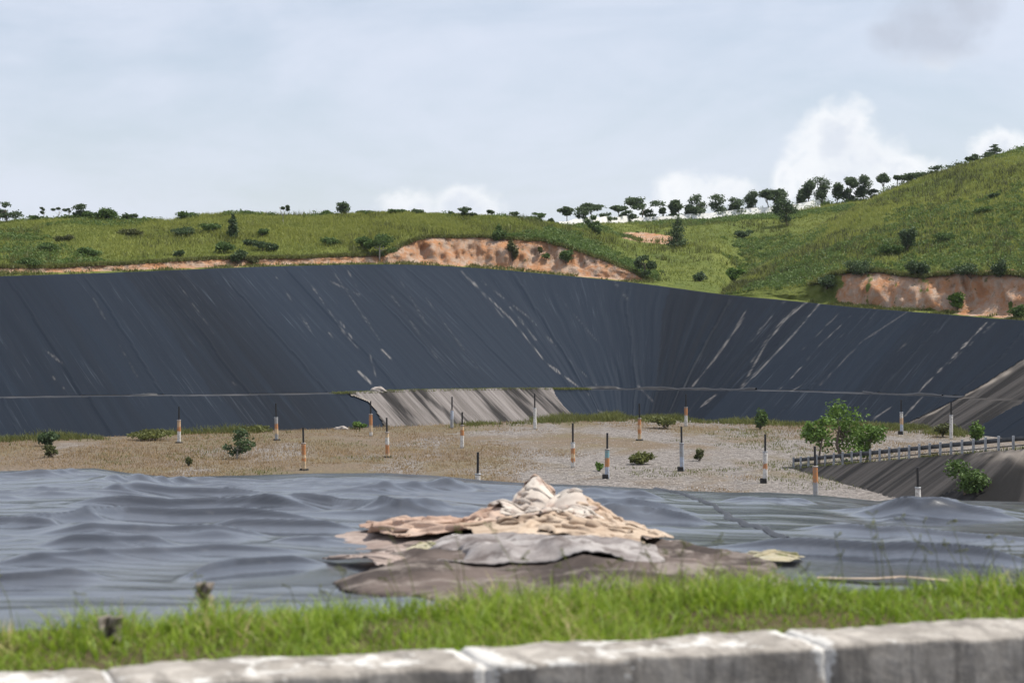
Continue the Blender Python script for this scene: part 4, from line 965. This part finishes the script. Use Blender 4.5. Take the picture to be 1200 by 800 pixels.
SH = [  # shrubs on the hillsides: hill, px, base y, top y, width, leaf, label
 (HA,216,277,265,34,'leaf_dark','dark shrub on the left hillside below the wide ridge bush'),(HA,248,271,261,34,'leaf_mid','grey-green shrub right of the dark hillside shrub'),
 (HA,209,302,292,16,'leaf_dark','lone small dark shrub low on the smooth left slope'),(HA,263,296,282,30,'leaf_mid','green shrub left of the low shrub group below the column tree'),
 (HA,279,309,291,24,'leaf_dark','dark round shrub at the edge of the thin orange cut'),(HA,292,290,279,20,'leaf_dark','dark shrub right below the column tree'),
 (HA,309,294,282,26,'leaf_dark','dark shrub in the middle of the low shrub group'),(HA,322,295,285,15,'leaf_dark','small shrub at right end of the low shrub group'),
 (HA,307,277,267,22,'leaf_mid','shrub on open grass right of the column tree'),(HA,297,309,299,22,'leaf_olive','olive shrub above the thin orange cut'),
 (HA,100,300,289,36,'leaf_mid','wide shrub in the left hillside thicket'),(HA,55,296,281,36,'leaf_mid','large green shrub in the thicket near the left edge'),(HA,30,312,300,40,'leaf_mid','low thicket shrub just above the left orange bank'),
 (HA,75,284,274,30,'leaf_olive','olive shrub high in the left thicket'),(HA,150,276,266,40,'leaf_olive','faint wide olive shrub in the grass under the ridge'),
 (HA,388,288,276,26,'leaf_mid','shrub on the slope left of the pale-stemmed tree'),(HA,428,292,276,22,'leaf_mid','shrub touching the left side of the pale-stemmed tree'),
 (HA,584,283,262,20,'leaf_mid','bush on the spur between the two orange cuts'),(HA,601,306,280,16,'leaf_olive','bush hanging down the spur between the orange cuts'),
 (HA,663,309,291,22,'leaf_mid','green shrub growing in the middle of the right orange cut'),(HA,640,303,294,12,'leaf_mid','small shrub left of the one in the right orange cut'),
 (HA,632,297,288,9,'leaf_olive','tiny shrub high in the right orange cut'),(HA,870,280,268,26,'leaf_dark','dark shrub on the valley side below the bushy tree'),(HA,860,330,312,34,'leaf_bright','bright bush in the valley above the liner'),
 (HA,820,330,318,24,'leaf_dark','dark bush above the liner left of the bright valley bush'),
 (HB,1063,293,266,22,'leaf_dark','darkest upright bush in the middle of the right hillside'),(HB,1122,363,341,26,'leaf_bright','bright green bush growing in the right orange cut'),(HB,1192,373,355,24,'leaf_mid','green bush at the right edge above the liner'),
 (HB,1075,328,304,34,'leaf_dark','dark bush over the gap between the right cut faces'),(HB,1010,324,303,40,'leaf_dark','wide dark bush above the left end of the right cut'),(HB,968,338,318,36,'leaf_dark','dark bush at the left end of the right cut'),
 (HB,1138,326,306,40,'leaf_dark','wide dark bush above the middle of the right cut'),(HB,1172,326,300,26,'leaf_dark','tall dark bush above the right cut near the edge'),(HB,1040,300,282,34,'leaf_mid','mid green bush left of the darkest hillside bush'),
 (HB,1105,285,272,40,'leaf_mid','wide bush right of the darkest hillside bush'),(HB,1164,234,225,14,'leaf_dark','small dark bush high on the right hillside below the pine'),(HB,1150,252,241,36,'leaf_mid','low wide bush on the upper right hillside')]
for h, px, yb, yt, wp, lf, lab in SH: mid_tree(h, px, yb, yt, wp, 'shrub', lf, lab, 'shrubs on the hillsides', 'shrub', 'shrub')
# trees and bushes on the pit floor
def floor_tree(px, yb, yt, wpx, kind, leaf, label, name='tree', cat='tree', group='trees and bushes on the pit floor', d=None, z=None, **k_):
    p = floor_at(px, yb) if d is None else np.array([X(px, d), d, fz(X(px, d), d) if z is None else z]); s = p[1]/F
    return tree(name, p, EYE+(HY-yt)*s-p[2], wpx*s, kind, leaf, label, cat, group, **k_)
floor_tree(960,548,487,42,'umbrella','leaf_bright','small leaning tree with flat green crown, left of the three on the pit floor',ls=.10,nleaf=900)
floor_tree(991,545,469,56,'round','leaf_bright','tallest bright green tree of the three behind the guardrail',ls=.10,nleaf=1250)
floor_tree(1015,542,496,46,'round','leaf_bright','low wide green tree, right of the three on the pit floor',ls=.10,nleaf=1300)
fs = lambda *a, **k_: floor_tree(*a, name='bush', cat='bush', **k_)
fs(54,523,506,28,'shrub','leaf_dark','round dark bush at the liner foot on the far left',ls=.10,nleaf=900)
fs(60,536,521,20,'shrub','leaf_olive','small olive bush in front of the round dark bush',ls=.09)
fs(277,538,500,38,'round','leaf_dark','open leggy shrub alone in the brown grass at the left',ls=.085,nleaf=900,bark='bark_pale')
fs(891,503,477,22,'shrub','leaf_mid','upright green bush at the liner foot left of the three trees',ls=.10,nleaf=700)
fs(1145,518,491,26,'shrub','leaf_bright','round bright bush behind the guardrail near the right edge',ls=.10,nleaf=900)
fs(1105,512,494,34,'shrub','leaf_olive','low olive weed bush at the foot of the brown slope',ls=.10)
fs(220,546,533,12,'shrub','leaf_olive','tiny weed bush in brown grass left of the leggy shrub',ls=.08)
fs(780,502,487,46,'shrub','weed','mound of pale green weeds at the liner corner',ls=.11,nleaf=900)
fs(702,552,541,14,'shrub','leaf_bright','small bright weed left of the teal-topped vent pipe',ls=.08)
fs(752,544,529,42,'shrub','weed','yellowish grass clump between two vent pipes on black blocks',ls=.10,nleaf=800)
fs(820,540,525,12,'shrub','leaf_olive','small weed right of the plain grey vent pipe',ls=.08)
fs(420,503,494,22,'shrub','leaf_bright','green weed clump at the left corner of the exposed geotextile',ls=.09)
fs(180,516,502,64,'shrub','weed','long low weed mound left of the leftmost vent pipe',ls=.11,nleaf=900)
fs(300,506,497,40,'shrub','weed','low green weed mound left of the grey banded vent pipe',ls=.10,nleaf=600)
# bush on the dike face
p = None
for t in np.linspace(0, 1, 400):
    for i in range(0, len(cl), 2):
        pass
Vd = np.array(rows and [r for r in []])
def dike_at(px, py):
    best = None
    for t in np.linspace(0, 1, 80):
        h = np.maximum(cl[:, 2]-(ZT-.4), .1)*t; q = np.stack([cl[:, 0]+nd[:, 0]*h*1.75, cl[:, 1]+nd[:, 1]*h*1.75, cl[:, 2]-h], 1)
        u, v_ = proj(q[:, 0], q[:, 1], q[:, 2]); e = np.hypot(u-px, v_-py); i = int(np.argmin(e))
        if best is None or e[i] < best[0]: best = (e[i], q[i])
    return best[1]
q = dike_at(1130, 578); s = q[1]/F
tree('bush', q, 40*s, 58*s, 'shrub', 'leaf_mid', 'dark green bush growing on the dike face below the guardrail', 'bush', 'trees and bushes on the pit floor', ls=.085, nleaf=1700)

# ------------------------------------------------------------------ ground cover
def tufts(name, B, h, w, lean, mat, label, cat, per=6, spread=.25, rb=None):
    n = len(B); BB = np.repeat(B, per, 0)+np.concatenate([G.normal(size=(n*per, 2))*spread, np.zeros((n*per, 1))], 1)
    V, Fc, rnd, tip = blades(BB, np.repeat(h, per) if hasattr(h, '__len__') else h, w, lean, 2)
    if rb is not None: rnd = np.clip(rnd*.6+np.repeat(np.repeat(rb, per), 6)*.55, 0, 1)
    o = mesh(name, V, Fc, mat, attrs={'rnd': rnd}); tag(o, label, cat, kind='stuff'); return o
def hill_scatter(h, n, px0, px1, t0=0, t1=1.03):
    px = G.uniform(px0, px1, n); K = knots(h, px); t = t0+(t1-t0)*G.random(n)**.8
    d = K[2][0]+.1+(K[3][0]-K[2][0])*t; return px, d, t
px, d, t = hill_scatter(HA, 42000, -260, 1080); z = hill_z(HA, px, d); x = X(px, d); nn = fbm(x*.10, d*.10, 4, 101)
yy = HY-F*(z-EYE)/d; k_ = ~((((px-762)/36)**2+((yy-279)/8)**2 < 1.2))
B = np.stack([x, d, z-.05], 1)[k_]
tufts('hill_grass', B, (.22+.25*np.clip(nn+.5, 0, 1))[k_], .045, .6, M['hill_blades'], 'yellow-green wild grass covering the hill behind the far liner', 'grass', 4, .2, np.clip(.45+1.7*nn+.5*fbm(x*.5, d*.5, 2, 8), 0, 1)[k_])
px, d, t = hill_scatter(HB, 30000, 850, 1440); z = hill_z(HB, px, d); x = X(px, d); nn = fbm(x*.10, d*.10, 4, 102)
tufts('hill_grass', np.stack([x, d, z-.05], 1), .22+.25*np.clip(nn+.5, 0, 1), .045, .6, M['hill_blades'], 'yellow-green wild grass covering the steep hill at the right', 'grass', 4, .2, np.clip(.42+1.7*nn+.5*fbm(x*.5, d*.5, 2, 8), 0, 1))
for h_, n_, a_, b_, q_ in ((HA, 3600, -260, 1000, .02), (HB, 3400, 850, 1440, -.05)):
    px, d, t = hill_scatter(h_, n_, a_, b_); z = hill_z(h_, px, d); x = X(px, d); f = fbm(x*.16, d*.12, 4, 107); k_ = f > q_
    tufts('tussocks', np.stack([x, d, z-.05], 1)[k_], .5+.5*np.clip(f[k_], 0, 1), .05, .55, M['weed'] if h_ is HA else M['leaf_olive'], 'taller rough grass tussocks dotted over the ' + ('long left hill' if h_ is HA else 'steep right hill'), 'grass', 9, .28)
# overhanging dry grass along the top of the cuts and on the ledge above the liner
E = []
for h, a, b in ((HA, -250, 765), (HB, 950, 1430)):
    n = 7000; px = G.uniform(a, b, n); K = knots(h, px); d = K[2][0]+G.normal(size=n)*.22+.05; E.append(np.stack([X(px, d), d, hill_z(h, px, np.maximum(d, K[2][0]+.02))-.08], 1))
    n = 2600; px = G.uniform(a, b, n); K = knots(h, px); d = K[0][0]+(K[1][0]-K[0][0])*G.random(n)**.8; kk = fbm(px*.03, d, 3, 7) > -.05; E.append(np.stack([X(px, d), d, hill_z(h, px, d)-.05], 1)[kk])
tufts('edge_grass', np.concatenate(E), .34, .045, .9, M['weed'], 'ragged grass fringe along the tops of the orange cuts and the liner rim', 'grass', 4, .15)
# dense undergrowth of low bushes in the valley and above the cuts
U = []; S = []
def under(h, n, px0, px1, dens, t0=0, t1=1):
    px, d, t = hill_scatter(h, n, px0, px1, t0, t1); z = hill_z(h, px, d); x = X(px, d); y = HY-F*(z-EYE)/d
    f = dens(px, y, t)+.75*fbm(x*.09, d*.07, 4, 111); k_ = f > .5
    U.append(np.stack([x, d, z], 1)[k_]); S.append((.30+.95*np.clip(f-.5, 0, 1))[k_]*(.7+.6*G.random(k_.sum())))
under(HA, 4200, -260, 560, lambda px, y, t: .27+.25*(1-ss(60, 150, px))*ss(.0, .1, t)+.2*ss(.85, 1, t))
under(HA, 5200, 540, 1000, lambda px, y, t: .30+.25*(1-ss(.0, .25, t))+.18*ss(600, 760, px))
under(HA, 600, 590, 770, lambda px, y, t: .9+0*t, 0, .06)
under(HB, 6500, 850, 1440, lambda px, y, t: .24+.42*(1-ss(.05, .5, t))+.06*ss(1050, 1200, px)+.3*(1-ss(930, 1010, px)))
for h_, a_, b_, n_ in ((HA, 770, 1045, 800), (HB, 1040, 1210, 160), (HA, -100, 660, 420)):
    px = G.uniform(a_, b_, n_); d = I(px, h_['rd'])+G.uniform(-2.5, 1.5, n_); kk = fbm(px*.05, 0*px, 3, 9) > (-.25 if a_ > 0 else .12); U.append(np.stack([X(px, d), d, hill_z(h_, px, d)], 1)[kk]); S.append((.35+(1.3 if a_ > 700 else .5)*G.random(n_))[kk])
U = np.concatenate(U); S = np.concatenate(S); per = 34
d_ = G.normal(size=(len(U)*per, 3)); d_ /= np.linalg.norm(d_, axis=1)[:, None]; d_[:, 2] = np.abs(d_[:, 2])
Cp = np.repeat(U, per, 0)+d_*(G.random((len(d_), 1))**.4)*np.repeat(S, per)[:, None]*np.array([1.15, 1.15, .8])
V, Fc = leaves(Cp, .10, .2, .65)
o = mesh('undergrowth', V, Fc, M['scrub'], attrs={'rnd': np.repeat(np.clip(np.repeat(G.random(len(U)), per)*.6+.45*G.random(len(Cp)), 0, 1), 4)}, smooth=False); tag(o, 'low green scrub spread over the hillsides and valley', 'undergrowth', kind='stuff')
# dry grass and weeds on the pit floor
n = 26000; px = G.uniform(-150, 1120, n); py = 492+108*G.random(n)**1.25; d = (EYE-ZT)*F/(py-HY); x = X(px, d); z = ground_z(x, d)
f = fbm(x*.16, d*.075, 4, 121)+I(px, [(-200,.5),(350,.4),(560,.10),(700,-.12),(1120,-.15)])+.30*ss(120, 146, d)
k_ = (f > .08) & (z > ZT-.3)
fl = np.stack([x, d, z-.02], 1)[k_]; green = .0*fl[:, 0]
tufts('dry_grass', fl, .14+.12*np.clip(f[k_], 0, 1), .018, .75, M['dry_blades'], 'brown and straw dry grass growing in patches over the gravel pit floor', 'dry grass', 5, .22, np.clip(.4+.8*fbm(fl[:, 0]*.3, fl[:, 1]*.2, 3, 9), 0, 1))
# green weeds along the foot of the liner
n = 9000; s_i = G.integers(0, len(TX), n); o_ = -np.abs(G.normal(size=n))*1.5+.25; x = TX[s_i]+NX[s_i]*o_; y = TY[s_i]+NY[s_i]*o_; px = 600+F*x/y
f = fbm(TS[s_i]*.22, o_*.3, 3, 131)+.18; k_ = (f > 0) & (px > -200) & (px < 1130)
tufts('weeds', np.stack([x, y, ground_z(x, y)-.02], 1)[k_], .30+.55*np.clip(f[k_], 0, 1), .035, .6, M['weed'], 'yellow-green weeds lining the foot of the far liner', 'weeds', 5, .2, np.clip(.3+f[k_], 0, 1))
n = 5000; px = G.uniform(-150, 1050, n); py = 494+80*G.random(n)**1.4; d = (EYE-ZT)*F/(py-HY); x = X(px, d); z = ground_z(x, d); f = fbm(x*.20+40, d*.09, 4, 141); k_ = (f > .16) & (z > ZT-.3)
tufts('weeds', np.stack([x, d, z-.02], 1)[k_], .16+.25*np.clip(f[k_]-.1, 0, 1), .022, .7, M['weed'], 'low straw and green tufts scattered in patches over the pit floor', 'weeds', 6, .25, np.clip(.3+f[k_], 0, 1))
# dry grass on the bench above the exposed geotextile and weeds along the guardrail
pb = 600+F*(TX+NX*OB)/(TY+NY*OB); ii = np.where((pb > 396) & (pb < 690))[0]; n = 1500; s_i = ii[G.integers(0, len(ii), n)]; o_ = OB[s_i]+BENCH_W*G.random(n)*.8-.15
B1 = np.stack([TX[s_i]+NX[s_i]*o_, TY[s_i]+NY[s_i]*o_, ZB[s_i]+.03], 1)
tufts('bench_grass', B1, .18, .03, .8, M['weed'], 'dry olive grass strip on the ledge above the exposed geotextile', 'dry grass', 5, .18)
n = 900; i_ = G.integers(0, len(cl), n); w_ = G.random(n)*1.3; x = cl[i_, 0]-nd[i_, 0]*w_; y = cl[i_, 1]-nd[i_, 1]*w_; k_ = fbm(arc[i_]*.5, w_, 3, 5) > -.1
tufts('rail_weeds', np.stack([x, y, cl[i_, 2]-.05], 1)[k_], .22, .02, .8, M['weed'], 'short weeds growing along the guardrail on the ramp', 'weeds', 5, .12)
# stones on the floor
n = 2600; px = G.uniform(560, 1060, n); py = 505+85*G.random(n); d = (EYE-ZT)*F/(py-HY); mb = MB(); ico = [(0,0,1),(.9,0,.45),(.28,.85,.45),(-.72,.53,.45),(-.72,-.53,.45),(.28,-.85,.45)]
for i in range(n):
    xx = X(px[i], d[i]); zz = fz(xx, d[i]) if i < 0 else ZT+.02; r = R.uniform(.03, .07); a = R.uniform(0, 6.28); c, s = math.cos(a), math.sin(a); fl_ = R.uniform(.5, .9)
    mb.add([(xx+(u*c-v_*s)*r, d[i]+(u*s+v_*c)*r, zz+w*r*fl_-.01) for u, v_, w in ico], [(0,1,2),(0,2,3),(0,3,4),(0,4,5),(0,5,1)])
o = mesh('gravel', mb.v, mb.f, M['stone'], smooth=False); tag(o, 'loose grey stones scattered over the gravel pit floor', 'gravel', kind='stuff')
def rock(px, py, d, r, label):
    g = P(px, py, d); V = []; Fc = []; n, m = 14, 9
    for j in range(m):
        for i in range(n):
            th, ph = 2*math.pi*i/n, math.pi*j/(m-1); q = np.array([math.cos(th)*math.sin(ph), math.sin(th)*math.sin(ph), math.cos(ph)])
            k2 = 1+.3*float(fbm(np.array(q[0]*2+px), np.array(q[1]*2+q[2]*3), 3, 2)); V.append(g+q*r*k2*np.array([1.3, 1, .65]))
    for j in range(m-1):
        for i in range(n): Fc.append((j*n+i, (j+1)*n+i, (j+1)*n+(i+1) % n, j*n+(i+1) % n))
    tag(mesh('rock', V, Fc, M['stone'], smooth=False), label, 'rock')
pr = floor_at(400, 503); rock(400, 503.5, pr[1], .42, 'pale rock lying at the liner foot left of the exposed geotextile')
ib = int(np.argmin(np.abs(pb-443))); db = TY[ib]+NY[ib]*(OB[ib]+.4); rock(443, 458, db, .48, 'pale rubble lump on the ledge at left end of the exposed geotextile')

# ------------------------------------------------------------------ white boundary wall on the far ridge
wl = [(655,264),(700,262.5),(760,262),(830,258),(870,252.5),(905,248.5),(930,246.5),(962,242)]; mb = MB(); prev = None
Vw = []
for px in np.arange(655, 963, 3.0):
    d = float(I(px, HA['rd']))-2.2; z = hz1(HA, px, d); top = z+I(px, [(655,.5),(720,1.0),(800,1.0),(870,1.0),(962,.9)])+.05*vnoise(np.array(px*.2), np.array(0.), 3)
    for y, zz in ((d-1.0, z-.5), (d-.15, top), (d+.1, top), (d+.1, z-.5)): Vw.append((X(px, y), y, zz))
nW = len(Vw)//4; Fc = [(i*4+j, (i+1)*4+j, (i+1)*4+(j+1) % 4, i*4+(j+1) % 4) for i in range(nW-1) for j in range(4)]+[(0, 1, 2, 3), tuple((nW-1)*4+j for j in (3, 2, 1, 0))]
tag(mesh('boundary_wall', Vw, Fc, M['white_wall'], smooth=False), 'long low white wall along the far ridge below the trees', 'wall')

# ------------------------------------------------------------------ light and sky
SUN_AZ, SUN_EL = math.radians(78), math.radians(60)      # azimuth from straight ahead towards the right
sd = np.array([math.sin(SUN_AZ)*math.cos(SUN_EL), math.cos(SUN_AZ)*math.cos(SUN_EL), math.sin(SUN_EL)])
L = bpy.data.lights.new('sun', 'SUN'); L.energy = 4.8; L.angle = math.radians(.6); L.color = (1, .955, .88)
lo = bpy.data.objects.new('sun', L); col.objects.link(lo)
from mathutils import Vector
lo.rotation_euler = Vector(-sd).to_track_quat('-Z', 'Y').to_euler(); lo.location = (30, 20, 60)
wd = bpy.data.worlds.new('World'); scene.world = wd; wd.use_nodes = True; nt = wd.node_tree; nt.nodes.clear()
class WN(N):
    def __init__(s): s.t = nt
k = WN(); out = k.n('ShaderNodeOutputWorld'); bg = k.n('ShaderNodeBackground'); k.l(bg.outputs[0], out.inputs[0])
ST = .10; bg.inputs[1].default_value = ST
sky = k.n('ShaderNodeTexSky', sky_type='NISHITA', sun_disc=False); sky.sun_elevation = SUN_EL; sky.sun_rotation = SUN_AZ; sky.air_density = 1.0; sky.dust_density = .6; sky.ozone_density = 1.2
tc = k.n('ShaderNodeTexCoord'); sp = k.n('ShaderNodeSeparateXYZ'); k.l(tc.outputs['Generated'], sp.inputs[0])
az = k.math('ARCTAN2', sp.outputs[0], sp.outputs[1]); el = k.math('ARCSINE', sp.outputs[2])
cmb = k.n('ShaderNodeCombineXYZ'); k.l(az, cmb.inputs[0]); k.l(el, cmb.inputs[1])
def wnoise(scale, sx, sy, detail, dist=0, lz_=0.0):
    m = k.n('ShaderNodeMapping'); k.l(cmb.outputs[0], m.inputs[0]); m.inputs['Scale'].default_value = (sx, sy, 1); m.inputs['Location'].default_value = (0, 0, lz_)
    return k.noise(m.outputs[0], scale, detail, .58, dist)
lin = lambda r, g, b, e=1: tuple(((v/255/12.92) if v/255 <= .04045 else ((v/255+.055)/1.055)**2.4)*e/ST for v in (r, g, b))
veil = wnoise(1, 5, 16, 5, .6); veil2 = wnoise(1, 14, 34, 5, .5, 3.)
vf = k.ramp(k.math('ADD', k.math('MULTIPLY', veil, .75), k.math('MULTIPLY', veil2, .25)), .30, .66)
base = k.mix(k.math('MULTIPLY_ADD', vf, .34, .50), sky.outputs[0], lin(222, 228, 243))
# cumulus near the horizon: lobes at fixed sky directions, broken up by noise
CL = [(480,246,36,26),(545,244,46,26),(510,256,70,16),(805,226,44,26),(850,224,38,18),(780,250,50,20),(985,165,48,48),(960,190,42,50),(1005,200,60,42),(920,212,18,26),(1060,206,56,22),(1168,176,36,20),(1195,190,40,26),(1090,45,52,42),(1055,50,34,22),(1130,20,36,36)]
nz_ = wnoise(1, 60, 60, 6, .25); nz2 = wnoise(1, 26, 30, 4, .2, 5.)
mask = None
for cx, cy, rx, ry in CL:
    u0, v0 = math.atan((cx-600)/F), math.atan((HY-cy)/F); a = k.math('MULTIPLY', k.math('SUBTRACT', az, u0), F/rx); b = k.math('MULTIPLY', k.math('SUBTRACT', el, v0), F/ry)
    e = k.math('SUBTRACT', 1.0, k.math('ADD', k.math('MULTIPLY', a, a), k.math('MULTIPLY', b, b)))
    mask = e if mask is None else k.math('SMOOTH_MAX', mask, e, .3)
mask = k.math('MAXIMUM', mask, -1.5)
mk = k.math('ADD', mask, k.math('MULTIPLY', k.math('SUBTRACT', nz_, .5), 2.6))
cm = k.ramp(mk, -.4, 1.0)
core = k.ramp(k.math('ADD', mk, k.math('MULTIPLY', k.math('SUBTRACT', nz2, .5), 2.2)), .45, 1.7)
hi = k.ramp(el, math.atan((HY-110)/F), math.atan((HY-60)/F))   # the high cloud is thin and grey
ccol = k.mix(core, lin(244, 246, 249), lin(219, 225, 235)); ccol = k.mix(hi, ccol, lin(186, 193, 207))
cm = k.math('ADD', k.math('MULTIPLY', cm, k.math('SUBTRACT', 1.0, hi)), k.math('MULTIPLY', k.ramp(mk, -1.0, 1.5), hi))
skyc = k.mix(k.math('MULTIPLY', cm, k.math('SUBTRACT', .95, k.math('MULTIPLY', hi, .15))), base, ccol)
k.l(skyc, bg.inputs[0])

# ------------------------------------------------------------------ thin air haze
hm = bpy.data.materials.new('thin_haze'); hm.use_nodes = True; ht = hm.node_tree; ht.nodes.clear()
ho = ht.nodes.new('ShaderNodeOutputMaterial'); hv = ht.nodes.new('ShaderNodeVolumePrincipled'); ht.links.new(hv.outputs[0], ho.inputs['Volume'])
hv.inputs['Color'].default_value = (.80, .87, .96, 1); hv.inputs['Density'].default_value = .00009; hv.inputs['Anisotropy'].default_value = .3
mb = MB(); mb.box(-3100, 3100, -100, 4100, -30, 40); tag(mb.build('haze', hm), 'thin pale haze in the air over the pit and hills', 'haze', kind='stuff')

# ------------------------------------------------------------------ camera
cam = bpy.data.cameras.new('camera'); cam.lens = 70; cam.sensor_width = 36; cam.clip_start = .1; cam.clip_end = 9000
cam.dof.use_dof = True; cam.dof.focus_distance = 120; cam.dof.aperture_fstop = 4.5; cam.dof.aperture_blades = 9
co = bpy.data.objects.new('camera', cam); col.objects.link(co); co.location = (0, 0, EYE); co.rotation_euler = (math.radians(90)-math.atan((400-HY)/F), 0, 0)
scene.camera = co
scene.view_settings.view_transform = 'Standard'; scene.view_settings.look = 'None'; scene.view_settings.exposure = 0.12; scene.view_settings.gamma = 1
scene.view_settings.use_curve_mapping = False
scene.render.engine = 'CYCLES'; scene.cycles.use_denoising = True
scene.cycles.max_bounces = 6; scene.cycles.diffuse_bounces = 3; scene.cycles.glossy_bounces = 3; scene.cycles.transparent_max_bounces = 4
